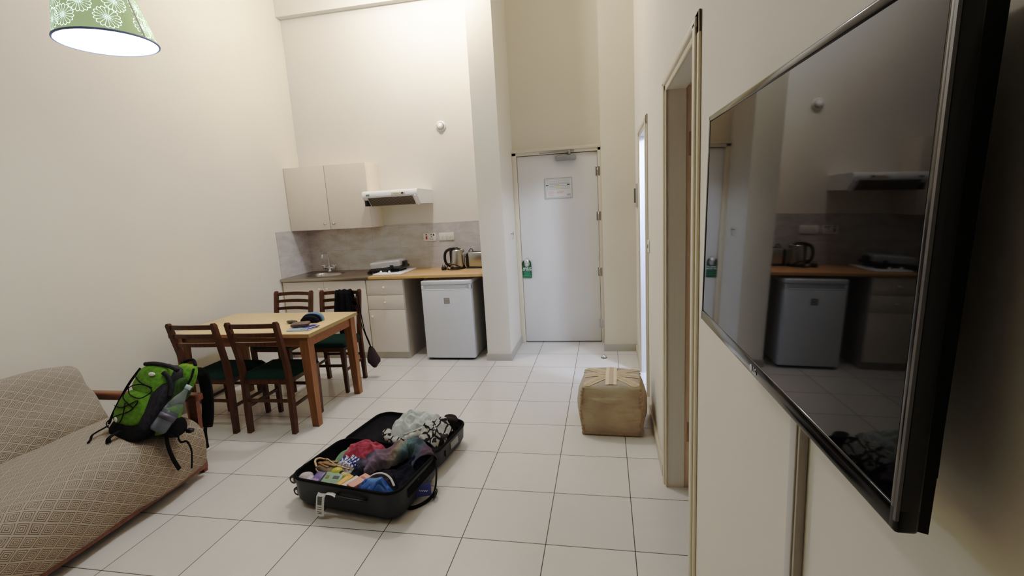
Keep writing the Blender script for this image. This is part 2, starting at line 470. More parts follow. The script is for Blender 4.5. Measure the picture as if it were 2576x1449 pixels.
# fire escape plan
pl = thing('evacuation_plan', 'clear framed floor plan notice fixed to the entry door', 'notice', (-.748, .37, 1.57))
b = B(); b.span((-.892, .3705, 1.572), (-.604, .374, 1.782), .001); b.obj('acrylic_cover', plain('clear_cover_grey', rgb(206, 203, 196), .15, 0, .03), pl)
b = B(); b.span((-.876, .3695, 1.59), (-.614, .371, 1.762)); b.obj('paper', plain('notice_paper', rgb(222, 219, 212), .5, 0, .02), pl)
b = B()
def ln2(x0, z0, x1, z1, w=.0016): 
    d = Vector((x1-x0, z1-z0)); L = d.length; a = math.atan2(d.y, d.x)
    b.box(((x0+x1)/2, .3692, (z0+z1)/2), (L, .0006, w), 0, Matrix.Rotation(-a, 3, 'Y'))
x0, x1 = -.86, -.632
ln2(x0, 1.752, x1, 1.754); ln2(x0, 1.668, x1, 1.672); ln2(x0+.02, 1.718, x1-.02, 1.72, .003); ln2(x0+.02, 1.702, x1-.02, 1.704, .003)
for i in range(11):
    x = x0 + (x1-x0)*i/10; ln2(x, 1.72, x, 1.753); ln2(x, 1.67, x, 1.703)
    if i < 10: ln2(x+.006, 1.735, x+.016, 1.728, .003); ln2(x+.006, 1.69, x+.014, 1.683, .003)
ln2(-.88, 1.783, -.605, 1.783, .002); ln2(-.892, 1.572, -.604, 1.572, .002); ln2(-.604, 1.572, -.604, 1.782, .002); ln2(-.892, 1.572, -.892, 1.782, .002)
for i in range(3): ln2(-.66+.0, 1.6+.006*i, -.622, 1.6+.006*i, .003)
b.obj('plan_lines', plain('grey_print', rgb(92, 90, 86), .6), pl)
b = B()
M_exit = plain('green_print', rgb(30, 108, 78), .6)
for x in (-.862, -.64):
    b = B()
    b.span((x-.012, .3688, 1.705), (x+.012, .3694, 1.717)); b.prism([(x-.018, 1.711), (x-.008, 1.722), (x-.008, 1.70)], 'y', .3688, .3694)
    b.obj('exit_mark', M_exit, pl)
b = B(); b.span((-.775, .3688, 1.676), (-.735, .3693, 1.7)); b.obj('room_mark', plain('yellow_print', rgb(212, 210, 140), .6), pl)
b = B()
for i, w in enumerate((.05, .07, .06, .05, .06)): b.span((-.858, .3688, 1.648-.011*i), (-.858+w, .3693, 1.651-.011*i))
for i, w in enumerate((.075, .07, .06)): b.span((-.765, .3688, 1.642-.009*i), (-.765+w, .3693, 1.646-.009*i))
b.obj('small_print', plain('pink_print', rgb(206, 150, 146), .6), pl)

# door frames in the right wall
def doorway(name, D, label, deep):
    t = thing(name, label, 'door', (XR, (D[0]+D[1])/2, 0), 0, None, 'structure')
    a = .085; y0, y1 = D
    b = B(); xo = XR-.018
    for s0, s1 in ((y0-a, y0+.004), (y1-.004, y1+a)):
        b.span((xo+.008, s0, 0), (XR, s1, DZ+a-.02), .004)
        m = (s0+s1)/2; b.span((xo, m-.02, 0), (xo+.012, m+.02, DZ+a-.045), .006)
    b.span((xo+.008, y0-a, DZ-.004), (XR, y1+a, DZ+a-.02), .004); b.span((xo, y0-a+.02, DZ+.02), (xo+.012, y1+a-.02, DZ+.05), .006)
    b.obj('architrave', M_trim, t)
    b = B()
    b.span((XR-.004, y0-.03, 0), (XR+deep, y0, DZ+.03)); b.span((XR-.004, y1, 0), (XR+deep, y1+.03, DZ+.03)); b.span((XR-.004, y0, DZ), (XR+deep, y1, DZ+.03))
    b.obj('jamb_lining', M_trimw, t)
    b = B(); e = XR+deep
    b.span((e, y0-.03, 0), (e+.055, y0-.004, DZ+.03)); b.span((e, y1+.004, 0), (e+.055, y1+.03, DZ+.03)); b.span((e, y0, DZ+.01), (e+.055, y1, DZ+.03))
    b.obj('rebate', M_jambtan, t)
    for z in (1.78, .32):
        b = B(); b.span((e+.012, y1+.002, z-.055), (e+.05, y1+.0045, z+.055)); b.span((e+.02, y1+.0015, z-.04), (e+.034, y1+.003, z-.03)); b.span((e+.02, y1+.0015, z+.03), (e+.034, y1+.003, z+.04))
        b.obj('hinge_cutout', plain('cutout_brown', rgb(178, 152, 120), .7, 0, .3, 90), t)
    return t
doorway('door_2', D1, 'cream framed far doorway with cool white light inside', .08)
doorway('door_3', D2, 'cream framed near doorway beside the television, no door leaf seen', .085)

# ------------------------------------------------------------------ wall plates
def plate(b, c, w, h, n='y', d=.009):
    if n == 'y': b.span((c[0]-w/2, c[1]-d, c[2]-h/2), (c[0]+w/2, c[1], c[2]+h/2), .003)
    elif n == 'x-': b.span((c[0]-d, c[1]-w/2, c[2]-h/2), (c[0], c[1]+w/2, c[2]+h/2), .003)
    else: b.span((c[0], c[1]-w/2, c[2]-h/2), (c[0]+d, c[1]+w/2, c[2]+h/2), .003)
yt = YB-.008
t = thing('cooker_socket', 'double white cooker switch and socket plate with red rocker', 'socket', (-2.2, yt, 1.18))
b = B(); plate(b, (-2.2, yt, 1.227), .146, .086); b.obj('plate', M_whitep, t)
b = B(); b.span((-2.247, yt-.013, 1.205), (-2.227, yt-.008, 1.24), .002); b.obj('red_rocker', M_red, t)
for nm, p, q in (('neon', (-2.245, 1.25), (-2.229, 1.262)), ('socket_switch', (-2.158, 1.243), (-2.145, 1.262)), ('neon', (-2.187, 1.25), (-2.172, 1.26)),
        ('socket_hole', (-2.181, 1.227), (-2.174, 1.239)), ('socket_hole', (-2.198, 1.203), (-2.188, 1.209)), ('socket_hole', (-2.173, 1.203), (-2.163, 1.209))):
    b = B(); b.span((p[0], yt-.0115, p[1]), (q[0], yt-.0085, q[1])); b.obj(nm, M_black, t)
for x, lab in ((-2.048, 'white single switch plate, the one nearer the double socket'), (-1.96, 'white single switch plate, the one nearer the kettle')):
    t = thing('wall_switch', lab, 'switch', (x, yt, 1.18), 0, 'switch plates above the worktop')
    b = B(); plate(b, (x, yt, 1.227), .086, .086); b.obj('plate', M_whitep, t)
    b = B(); b.span((x-.008, yt-.014, 1.212), (x+.008, yt-.008, 1.24), .002); b.obj('rocker', M_ivory, t)
    for s in (-1, 1):
        b = B(); b.cyl((x+s*.03, yt-.0085, 1.227), (x+s*.03, yt-.0098, 1.227), .003, seg=8); b.obj('screw', M_greyp, t)
t = thing('smoke_detector', 'round white detector high on the kitchen wall', 'smoke detector', (-1.972, YB, 2.4))
Ms = Matrix.Translation((-1.972, YB, 2.402)) @ Matrix.Rotation(PI/2, 4, 'X')
b = B(); b.lathe([(0, 0), (.055, 0), (.055, .012), (.047, .018), (.0, .018)], M=Ms); b.obj('base', M_whitep, t)
b = B(); b.lathe([(0, .018), (.038, .018), (.038, .028), (.028, .046), (.0, .048)], M=Ms); cap = b.obj('cap', M_whitep, t)
b = B()
for k in range(18):
    a = 2*PI*k/18; b.cyl(Ms @ Vector((.0375*math.cos(a), .0375*math.sin(a), .022)), Ms @ Vector((.034*math.cos(a), .034*math.sin(a), .037)), .0035, seg=6)
b.obj('vent_slots', plain('vent_dark', rgb(120, 116, 108), .6), cap)
t = thing('key_switch', 'wall plate with a key in it, left of the entry door', 'key switch', (-1.225, .02, 1.17))
b = B(); plate(b, (-1.225, .02, 1.225), .088, .088, 'x+', .006); b.obj('plate', M_wall, t)
b = B(); b.cyl((-1.222, .02, 1.245), (-1.195, .02, 1.245), .005, seg=10); b.sweep([( -1.19, .02+.016*math.cos(a), 1.245+.018*math.sin(a)) for a in [2*PI*k/16 for k in range(16)]], .003, 6, True)
b.sweep([(-1.19, .02, 1.228), (-1.195, .024, 1.205), (-1.2, .03, 1.185)], .003, 6); b.obj('key', M_steel, t)
t = thing('wall_switch', 'small light switch plate on the right wall between the two doorways', 'switch', (XR, -1.35, 1.16))
b = B(); plate(b, (XR, -1.35, 1.203), .086, .086, 'x-'); b.obj('plate', M_whitep, t)
b = B(); b.span((XR-.014, -1.358, 1.19), (XR-.008, -1.342, 1.216), .002); b.obj('rocker', M_greyp, t)
t = thing('wall_panel', 'narrow pale wall unit with a black slot beside the far doorway', 'control panel', (XR, -.16, 1.45))
b = B(); b.span((XR-.02, -.24, 1.45), (XR, -.08, 1.66), .003); b.obj('housing', plain('beige_grey_plastic', rgb(190, 182, 168), .4), t)
b = B(); b.span((XR-.026, -.235, 1.49), (XR-.019, -.085, 1.62), .002); b.obj('black_slot', M_black, t)

# ------------------------------------------------------------------ kitchen
# upper cabinet
t = thing('wall_cabinet', 'cream two door wall cabinet above the sink', 'cabinet', (-3.22, .2, 1.378))
b = B(); b.span((XL+.002, .07, 1.378), (-2.737, YB, 2.062), .001); b.obj('carcass', M_cab, t)
for x0, x1, kx in ((XL+.004, -3.2255, -3.275), (-3.2215, -2.739, -3.17)):
    b = B(); b.span((x0+.001, .05, 1.38), (x1-.001, .069, 2.06), .0015); d = b.obj('door', M_cab, t)
    b = B(); b.lathe([(0, 0), (.006, 0), (.006, .012), (.013, .018), (.012, .026), (0, .028)], M=Matrix.Translation((kx, .05, 1.44)) @ Matrix.Rotation(PI/2, 4, 'X'), seg=16)
    b.obj('knob', M_steel, d)
b = B(); b.span((-3.2275, .056, 1.38), (-3.2195, .0705, 2.06)); b.obj('gap_shade_strip', M_gap, t)  # dark strip as painted shade between the two doors
# hood
t = thing('range_hood', 'white slim cooker hood fixed beside the wall cabinet', 'cooker hood', (-2.43, .12, 1.6))
hx0, hx1 = -2.733, -2.132
prof = [(YB-.001, 1.742), (-.07, 1.752), (-.09, 1.748), (-.10, 1.735), (-.104, 1.705), (-.100, 1.688), (-.095, 1.68), (-.02, 1.602), (YB-.001, 1.602)]
b = B(); b.prism(prof, 'x', hx0, hx1); b.obj('body', M_hoodw, t, auto=35)
b = B()
prof2 = [(-.104, 1.687), (-.020, 1.600), (-.024, 1.596), (-.108, 1.683)]
b.prism(prof2, 'x', hx0+.06, hx1-.055); gr = b.obj('grille', M_hoodgrille, t)
b = B()
for i in range(34):
    x = hx0+.07+i*.0143
    b.hexa([(x, -.1045, 1.6815), (x+.007, -.1045, 1.6815), (x+.007, -.03, 1.6045), (x, -.03, 1.6045), (x, -.1075, 1.682), (x+.007, -.1075, 1.682), (x+.007, -.033, 1.602), (x, -.033, 1.602)])
b.obj('grille_slots', plain('slot_dark', rgb(70, 62, 54), .7), gr)
b = B(); b.span((hx0+.025, -.107, 1.66), (hx0+.05, -.0, 1.60), .003); b.obj('side_clip', M_black, t)
b = B(); b.prism([(-.100, 1.690), (-.012, 1.598), (-.02, 1.588), (-.112, 1.683)], 'x', hx1-.03, hx1-.018); b.obj('visor_edge', M_hoodw, t)
b = B(); b.span((-2.41, -.106, 1.70), (-2.26, -.10, 1.728), .002); sw = b.obj('switch_panel', M_ivory, t)
b = B(); b.span((-2.30, -.1075, 1.707), (-2.277, -.105, 1.723)); b.obj('slider', M_black, sw)
b = B(); b.span((-2.38, -.1075, 1.714), (-2.33, -.1055, 1.717)); b.obj('slider_slot', M_greyp, sw)
b = B(); b.span((-2.69, -.1055, 1.702), (-2.65, -.102, 1.720)); b.obj('badge', plain('badge_green_grey', rgb(104, 124, 118), .5), t)
# base cabinets
def knob(b, x, y, z, r=1): b.lathe([(0, 0), (.006*r, 0), (.006*r, .012), (.015*r, .02), (.014*r, .028), (0, .031)], M=Matrix.Translation((x, y, z)) @ Matrix.Rotation(PI/2, 4, 'X'), seg=16)
t = thing('sink_cabinet', 'cream two door base cabinet under the steel sink', 'cabinet', (-3.22, .07, 0))
b = B(); b.span((XL+.002, -.215, .07), (-2.732, YB-.01, .72)); b.span((XL+.002, -.215, .72), (-2.732, -.19, .852)); b.obj('carcass', M_cab, t)
b = B(); b.span((XL+.002, -.205, 0), (-2.732, -.19, .07)); b.obj('plinth', M_skirt, t)
for x0, x1, kx in ((-3.69, -3.212, -3.255), (-3.207, -2.735, -3.165)):
    b = B(); b.span((x0, -.236, .075), (x1, -.216, .846), .0015); d = b.obj('door', M_cab, t)
    b = B(); knob(b, kx, -.236, .765, .9); b.obj('knob', M_ivory, d)
t = thing('drawer_cabinet', 'cream base unit with two drawers over a small door, beside the fridge', 'cabinet', (-2.52, .07, 0))
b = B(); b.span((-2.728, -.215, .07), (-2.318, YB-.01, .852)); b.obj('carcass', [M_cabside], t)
b = B(); b.span((-2.728, -.208, 0), (-2.318, -.193, .07)); b.span((-2.333, -.193, 0), (-2.318, YB-.01, .07)); b.obj('plinth', M_skirt, t)
for z0, z1, nm in ((.69, .846, 'drawer'), (.536, .685, 'drawer'), (.075, .531, 'door')):
    b = B(); b.span((-2.724, -.236, z0), (-2.325, -.216, z1), .0015); d = b.obj(nm, M_cab, t)
    b = B(); knob(b, -2.525 if nm == 'drawer' else -2.682, -.236, (z0+z1)/2 if nm == 'drawer' else .465); b.obj('knob', M_ivory, d)
# worktop and sink top
b = B(); b.span((-2.69, -.252, .856), (-1.467, YB-.009, .886), .004)
tag(b.obj('worktop', M_beech), 'beech laminate worktop running over the drawers and fridge', 'worktop')
t = thing('sink', 'stainless steel sink top with round ended bowl and drainer', 'sink', (-3.2, .05, .70))
def sinkz(x, y):
    cx, cy, hx, hy, r = -3.34, .045, .19, .155, .12
    qx, qy = abs(x-cx)-hx+r, abs(y-cy)-hy+r
    d = min(max(qx, qy), 0) + math.hypot(max(qx, 0), max(qy, 0)) - r
    if d >= .0:
        z = .886
        ed = min(x-(XL+.009), -2.692-x, y+.252, .341-y)
        if ed > .02: z -= .003
        if -3.08 < x < -2.76 and -.12 < y < .25 and d > .02: z += .0015*math.sin((y)*2*PI/.04)
        return z
    k = min(1, -d/.05); return .883 - .15*(1-(1-k)**2)
nx_, ny_ = 110, 64
b = B(); b.grid(lambda u, v: (XL+.009+u*(1.011), -.252+v*.593, sinkz(XL+.009+u*1.011, -.252+v*.593)), nx_, ny_)
b.span((XL+.009, -.254, .856), (-2.692, -.250, .885), .001)
b.obj('bowl_and_drainer', M_sink, t)
b = B(); b.cyl((-3.30, .045, .735), (-3.30, .045, .742), .035); b.obj('drain', M_black, t)
b = B(); b.cyl((-3.28, .192, .815), (-3.28, .175, .815), .016); b.obj('overflow', M_black, t)
t = thing('faucet', 'chrome swan neck mixer tap with two cross handles', 'tap', (-3.43, .275, .884))
fx, fy = -3.43, .275
b = B(); b.lathe([(0, 0), (.026, 0), (.024, .012), (.015, .02), (.014, .055), (.017, .065), (.0, .07)], (fx, fy, .884)); b.sweep([(fx-.06, fy, .925), (fx, fy, .93), (fx+.06, fy, .925)], .013, 12); b.obj('body', M_chrome, t)
b = B(); b.sweep(catmull([(fx, fy, .94), (fx, fy, 1.05), (fx-.003, fy-.02, 1.095), (fx-.012, fy-.055, 1.108), (fx-.02, fy-.09, 1.085), (fx-.022, fy-.10, 1.05)], 6), .0095, 12); b.obj('spout', M_chrome, t)
for s in (-1, 1):
    b = B(); c_ = Vector((fx+s*.062, fy-.005, .935)); b.cyl(c_-Vector((0,0,.012)), c_+Vector((0,0,.028)), .014)
    for a in range(4):
        an = a*PI/2+.5; b.sweep([c_+Vector((0,0,.022)), c_+Vector((.026*math.cos(an), .026*math.sin(an), .024))], [.007, .009], 8)
    b.obj('handle', M_chrome, t)
# hob
t = thing('hob', 'white two ring hob plate with white knobs set on the worktop', 'hob', (-2.51, .035, .886))
b = B(); b.span((-2.665, -.19, .887), (-2.355, .255, .902), .005); b.obj('plate', M_hoodw, t)
for x in (-2.6, -2.505):
    b = B(); b.lathe([(0, 0), (.022, 0), (.02, .006), (.011, .009), (.01, .024), (0, .025)], (x, -.125, .902), 16); b.obj('knob', M_whitep, t)
for x, y in ((-2.51, -.02), (-2.51, .16)):
    b = B(); b.lathe([(0, 0), (.07, 0), (.07, .006), (.03, .008), (.0, .008)], (x, y, .902)); b.obj('ring', M_blackm, t)
# contact grill standing on the hob
gt = thing('contact_grill', 'closed silver contact grill with black base resting on the hob', 'grill', (-2.6, .1, .91))
GR = Matrix.Translation((-2.60, .09, .95)) @ Matrix.Rotation(-.07, 4, 'Y') @ Matrix.Rotation(.08, 4, 'Z')
R3 = GR.to_3x3()
b = B(); b.box(GR @ Vector((0, 0, -.022)), (.37, .27, .032), .012, R3); b.box(GR @ Vector((-.0, -.02, -.037)), (.3, .2, .02), .004, R3); b.obj('base', M_black, gt)
b = B(); b.box(GR @ Vector((.0, -.002, .028)), (.335, .262, .070), .018, R3, 4); ld = b.obj('lid', plain('silver_painted_plastic', rgb(182, 182, 180), .38, .35, .04), gt)
b = B(); b.box(GR @ Vector((.0, .005, .022)), (.338, .265, .004), .001, R3); b.obj('lid_seam', M_greyp, ld)
b = B(); b.box(GR @ Vector((.075, -.128, .0)), (.035, .03, .035), .005, R3); b.obj('latch', M_black, gt)
b = B(); b.box(GR @ Vector((.19, -.02, .02)), (.04, .06, .045), .008, R3); b.obj('handle', M_black, gt)
b = B(); b.sweep(catmull([GR @ Vector(p) for p in ((-.18, -.05, -.03), (-.21, -.09, -.035), (-.2, -.12, -.045), (-.17, -.10, -.045), (-.2, -.06, -.04), (-.215, -.1, -.04))], 5), .007, 8); b.obj('cord', M_black, gt)
# kettle
kx, ky, kz = -1.845, .17, .886
t = thing('kettle', 'brushed steel electric kettle with black handle on the worktop', 'kettle', (kx, ky, kz))
b = B(); b.lathe([(0, 0), (.085, 0), (.086, .012), (.078, .022), (.0, .024)], (kx, ky, kz)); b.obj('power_base', M_black, t)
b = B(); b.lathe([(0, .024), (.078, .024), (.079, .03), (.07, .11), (.06, .195), (.057, .207), (.0, .208)], (kx, ky, kz)); body = b.obj('body', M_steel, t)
b = B(); b.lathe([(0, .207), (.055, .207), (.05, .216), (.02, .222), (.016, .232), (0, .234)], (kx-.005, ky, kz)); b.box((kx-.02, ky-.005, kz+.225), (.05, .03, .016), .006); b.obj('lid', M_black, t)
b = B(); b.sweep(catmull([(kx-.03, ky-.01, kz+.222), (kx-.075, ky-.02, kz+.215), (kx-.118, ky-.03, kz+.185), (kx-.13, ky-.035, kz+.12), (kx-.115, ky-.032, kz+.06), (kx-.075, ky-.02, kz+.03)], 6), .015, 10, flat=(.75, 1.0)); b.box((kx-.066, ky-.016, kz+.12), (.022, .034, .18), .008); b.obj('handle', M_black, t)
b = B(); b.box((kx+.072, ky-.004, kz+.10), (.02, .03, .13), .008); b.lathe([(0, .0), (.02, 0), (.03, .03), (.0, .032)], (kx+.055, ky, kz+.18), 12); b.obj('spout', M_steel, t)
b = B(); cordp = catmull([(kx+.05, ky-.07, kz+.03), (kx-.02, ky-.1, kz+.06), (kx-.07, ky-.1, kz+.07), (kx-.085, ky-.1, kz+.03), (kx-.05, ky-.12, kz+.006), (kx+.02, ky-.12, kz+.01), (kx+.04, ky-.11, kz+.018), (kx+.0, ky-.125, kz+.008), (kx-.06, ky-.12, kz+.008), (kx-.1, ky-.09, kz+.012)], 7)
b.sweep(cordp, .0045, 8); b.sweep(catmull([(kx-.01, ky-.12, kz+.012), (kx+.03, ky-.12, kz+.02), (kx+.06, ky-.10, kz+.012), (kx+.02, ky-.11, kz+.01)], 6), .006, 8); b.obj('cord', M_black, t)
b = B(); b.box((kx-.128, ky-.09, kz+.02), (.05, .045, .038), .008)
for s in (-1, 0, 1): b.box((kx-.128+s*.015, ky-.09+(.01 if s == 0 else 0), kz+.047), (.006, .005, .02), .001)
b.obj('plug', M_black, t)
# toaster
t = thing('toaster', 'steel sided toaster with black end beside the kettle', 'toaster', (-1.61, .22, .886))
b = B(); b.span((-1.745, .145, .886), (-1.475, .30, .904), .006); b.span((-1.752, .15, .9), (-1.715, .295, 1.052), .016); b.span((-1.50, .15, .9), (-1.472, .295, 1.052), .01); b.obj('end_caps', M_black, t)
b = B(); b.span((-1.72, .152, .902), (-1.495, .293, 1.058), .008); b.obj('shell', M_steel, t)
b = B(); b.span((-1.70, .185, 1.05), (-1.52, .21, 1.0595)); b.span((-1.70, .235, 1.05), (-1.52, .26, 1.0595)); b.obj('slots', M_blackm, t)
b = B(); b.span((-1.77, .205, 1.0), (-1.748, .24, 1.014), .004); b.obj('lever', M_black, t)
b = B(); b.sweep(catmull([(-1.74, .28, .95), (-1.755, .30, 1.03), (-1.735, .31, 1.08), (-1.71, .31, 1.075), (-1.705, .30, 1.04)], 6), .004, 8); b.obj('cord', M_black, t)
# fridge
t = thing('fridge', 'small white under counter fridge with a square grey sticker', 'fridge', (-1.85, 0, 0))
fx0, fx1 = -2.112, -1.592
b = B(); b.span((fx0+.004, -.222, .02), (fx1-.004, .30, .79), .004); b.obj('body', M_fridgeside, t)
b = B(); b.span((fx0, -.272, .788), (fx1, .30, .828), .008); b.obj('top', M_fridge, t)
b = B(); b.span((fx0+.002, -.275, .028), (fx1-.002, -.226, .735), .006)
b.span((fx0+.002, -.255, .735), (fx1-.002, -.226, .784), .003)
b.span((fx0+.002, -.275, .735), (fx0+.022, -.226, .784), .004); b.span((fx1-.022, -.275, .735), (fx1-.002, -.226, .784), .004)
d = b.obj('door', M_fridge, t)
b = B(); b.span((fx0+.022, -.2755, .731), (fx1-.022, -.262, .742), .003); b.obj('handle_lip', M_fridge, d)
b = B(); b.span((-1.88, -.2762, .595), (-1.82, -.2748, .655)); st = b.obj('sticker', plain('sticker_grey', rgb(142, 138, 134), .4, .2), d)
b = B(); b.span((-1.872, -.2766, .602), (-1.852, -.276, .62)); b.span((-1.846, -.2766, .602), (-1.828, -.276, .62)); b.span((-1.872, -.2766, .63), (-1.828, -.276, .648)); b.obj('sticker_print', plain('sticker_print', rgb(160, 156, 152), .5), st)
for x in (fx0+.05, fx1-.05):
    for y in (-.2, .25):
        b = B(); b.cyl((x, y, 0), (x, y, .022), .02); b.obj('foot', M_black, t)
b = B(); b.span((fx0+.01, -.24, .010), (fx1-.01, -.2, .028)); b.obj('kick_strip', M_black, t)

# ------------------------------------------------------------------ dining table
t = thing('dining_table', 'rectangular dining table with yellow oak top and honey brown legs', 'table', (-2.955, -1.465, 0))
tx0, tx1, ty0, ty1 = -3.545, -2.365, -1.82, -1.115
b = B(); b.span((tx0+.002, ty0+.002, .687), (tx1-.002, ty1-.002, .715), .001); top_ = b.obj('tabletop', M_tabletop, t)
b = B(); b.span((tx0, ty0, .6875), (tx1, ty0+.003, .7145)); b.span((tx0, ty1-.003, .6875), (tx1, ty1, .7145)); b.span((tx0, ty0, .6875), (tx0+.003, ty1, .7145)); b.span((tx1-.003, ty0, .6875), (tx1, ty1, .7145)); b.obj('edge_band', plain('brown_edge_band', rgb(158, 128, 86), .45, 0, .08, 20), top_)
b = B()
b.span((tx0+.05, ty0+.04, .61), (tx1-.05, ty0+.06, .687)); b.span((tx0+.05, ty1-.06, .61), (tx1-.05, ty1-.04, .687))
b.span((tx0+.035, ty0+.05, .61), (tx0+.055, ty1-.05, .687)); b.span((tx1-.055, ty0+.05, .61), (tx1-.035, ty1-.05, .687)); b.obj('apron', wood('honey_apron', rgb(122, 82, 48), rgb(146, 102, 62), 'X', 7), t)
for sx, sy in ((0, 0), (1, 0), (1, 1), (0, 1)):
    X = (tx1-.025, -1) if sx else (tx0+.025, 1); Y = (ty1-.012, -1) if sy else (ty0+.02, 1)
    b = B()
    def q(z, w): 
        xa, xb = sorted((X[0], X[0]+X[1]*w)); ya, yb = sorted((Y[0], Y[0]+Y[1]*w)); return [(xa, ya, z), (xb, ya, z), (xb, yb, z), (xa, yb, z)]
    b.hexa(q(0, .052) + q(.687, .072)); b.obj('leg', M_tableleg, t)

# ------------------------------------------------------------------ dining chairs
def make_chair(label):
    t = thing('dining_chair', label, 'chair', (0,0,0), 0, 'dining chairs round the table')
    def post(x):
        pts = [(x, -.192, 0), (x, -.185, .2), (x, -.178, .42), (x*1.0, -.19, .55), (x*1.02, -.225, .72), (x*1.03, -.25, .845)]
        P = catmull(pts, 5); bb = B(); n = len(P); V = []; F = []
        for i, p in enumerate(P):
            w = .017 if p.z > .1 else .015; dpt = .019 if p.z < .55 else .016
            if i == n-1: w *= .6; dpt *= .6
            V += [(p.x-w, p.y-dpt, p.z), (p.x+w, p.y-dpt, p.z), (p.x+w, p.y+dpt, p.z), (p.x-w, p.y+dpt, p.z)]
        for i in range(n-1):
            for k in range(4): F.append((4*i+k, 4*i+(k+1) % 4, 4*i+4+(k+1) % 4, 4*i+4+k))
        F += [(3,2,1,0), tuple(4*(n-1)+k for k in range(4))]
        bb._new(V, F); bb.obj('leg', M_chair, t, auto=40)
    for x in (-.179, .179): post(x)
    for x in (-.175, .175):
        b = B(); w0, w1 = .014, .019
        b.hexa([(x-w0, .163-w0, 0), (x+w0, .163-w0, 0), (x+w0, .163+w0, 0), (x-w0, .163+w0, 0), (x-w1, .168-w1, .41), (x+w1, .168-w1, .41), (x+w1, .168+w1, .41), (x-w1, .168+w1, .41)])
        b.obj('leg', M_chair, t)
    for z, h in ((.815, .032), (.748, .028), (.68, .028)):
        b = B(); y = -.192-.058*(z-.55)/.295
        n = 12; V = []; F = []
        for i in range(n+1):
            u = i/n*2-1; x = u*.17; yy = y-.022*(1-u*u)
            for dz in (-h/2, h/2):
                for dy in (-.008, .008): V.append((x, yy+dy, z+dz + .004*(1-u*u)))
        for i in range(n):
            a = 4*i
            for k, l in ((0,1),(1,3),(3,2),(2,0)): F.append((a+k, a+l, a+4+l, a+4+k))
        F += [(0,1,3,2), (4*n, 4*n+1, 4*n+3, 4*n+2)]
        b._new(V, F, False); b.obj('slat', M_chair, t, auto=40)
    b = B()
    b.span((-.165, .15, .372), (.165, .172, .412)); b.span((-.165, -.185, .372), (.165, -.165, .412))
    for s in (-1, 1): b.span((s*.183, -.17, .372), (s*.163, .16, .412))
    b.obj('seat_frame', M_chair, t)
    b = B()
    for s in (-1, 1): b.span((s*.184, -.175, .185), (s*.166, .16, .208), .004)
    b.span((-.165, -.192, .232), (.165, -.175, .256), .004); b.span((-.165, .155, .232), (.165, .172, .256), .004)
    b.obj('stretchers', M_chair, t)
    b = B(); 
    def top(u, v):
        x = (u-.5)*2; y = (v-.5)*2
        k = max(abs(x), abs(y)); e = (1-k**6)
        wid = .19+.012*(y > -.8)
        return (x*wid, -.005+y*.188, .412+.04*max(0, e)**.5*(1) )
    b.grid(top, 20, 20)
    b.grid(lambda u, v: ((u-.5)*.376, -.005+(v-.5)*.374, .411), 2, 2)
    b.obj('seat', M_seat, t); return t
def dup(root, label):
    r = root.copy(); C.objects.link(r); r['label'] = label
    for ch in list(root.children):
        c = ch.copy(); C.objects.link(c); c.parent = r
        for g in ch.children:
            d = g.copy(); C.objects.link(d); d.parent = c
    return r
chair = make_chair('dark wood dining chair on the sofa side of the table, directly behind the backpack')
chairs = [chair, dup(chair, 'dark wood dining chair on the sofa side, nearest the open suitcase'),
          dup(chair, 'dark wood dining chair on the kitchen side with a bare slatted back'),
          dup(chair, 'dark wood dining chair on the kitchen side with black jacket over its back')]
for o, (x, y, rz) in zip(chairs, ((-3.155, -1.742, 0.0), (-2.695, -1.722, .03), (-3.205, -1.0, PI), (-2.705, -.995, PI+.06))):
    o.location = (x, y, 0); o.rotation_euler = (0, 0, rz)

# black jacket hung over the chair back
def jack(u, v):
    # v along the drape: 0 front bottom .. 0.62 top .. 1 back bottom ; u across
    L = [(-.84, .42), (-.825, .55), (-.812, .70), (-.79, .815), (-.772, .847), (-.755, .83), (-.735, .70), (-.73, .60)]
    s = v*(len(L)-1); i = min(int(s), len(L)-2); f = s-i
    y = L[i][0]*(1-f)+L[i+1][0]*f; z = L[i][1]*(1-f)+L[i+1][1]*f
    hang = max(0, .83-z)
    w = .155 + .22*min(hang, .17) - .35*max(0, hang-.2)
    w = max(w, .08)
    cx = -2.668 + .06*max(0, hang-.2)
    x = cx + (u-.5)*w
    y += .014*math.sin(u*19+z*4)*min(1, hang*8+.15) + .012*nz(x*14, z*9, 3)
    z += .012*nz(u*5, v*3, 8) + (.03*math.sin(u*7) if v < .05 else 0)
    return (x, y-.006*(v < .55), z)
b = B(); b.grid(jack, 30, 42)
tag(b.obj('jacket', M_blackcloth, thick=.006), 'black jacket draped over the back of a kitchen side chair', 'jacket')
t = thing('drawstring_pouch', 'dark patterned pouch hanging by its cord beside the chair leg', 'pouch', (-2.455, -.775, .1))
k = NT('dark_lace_cloth'); v = k.n('ShaderNodeTexVoronoi'); v.inputs['Scale'].default_value = 70; k.set(k.ramp(v.outputs['Distance'], [(.25, rgb(20, 17, 19)), (.6, rgb(84, 70, 74))]), .9, 0, .2); k.bump(v.outputs['Distance'], .6, .004)
b = B()
def pouch(u, v):
    a = u*2*PI; z = .30-.2*v
    w = (.018+.036*math.sin(min(1, v*1.25)*PI*.62))*(1 if v < .75 else max(.15, 1-(v-.75)*2.6))
    r = w*(1+.22*nz(math.cos(a)*2, math.sin(a)*2, z*14))
    return (-2.458+r*math.cos(a)*1.05+.02*v, -.775+r*math.sin(a)*.7, z)
b.grid(pouch, 20, 20); b.obj('bag', k.m, t)
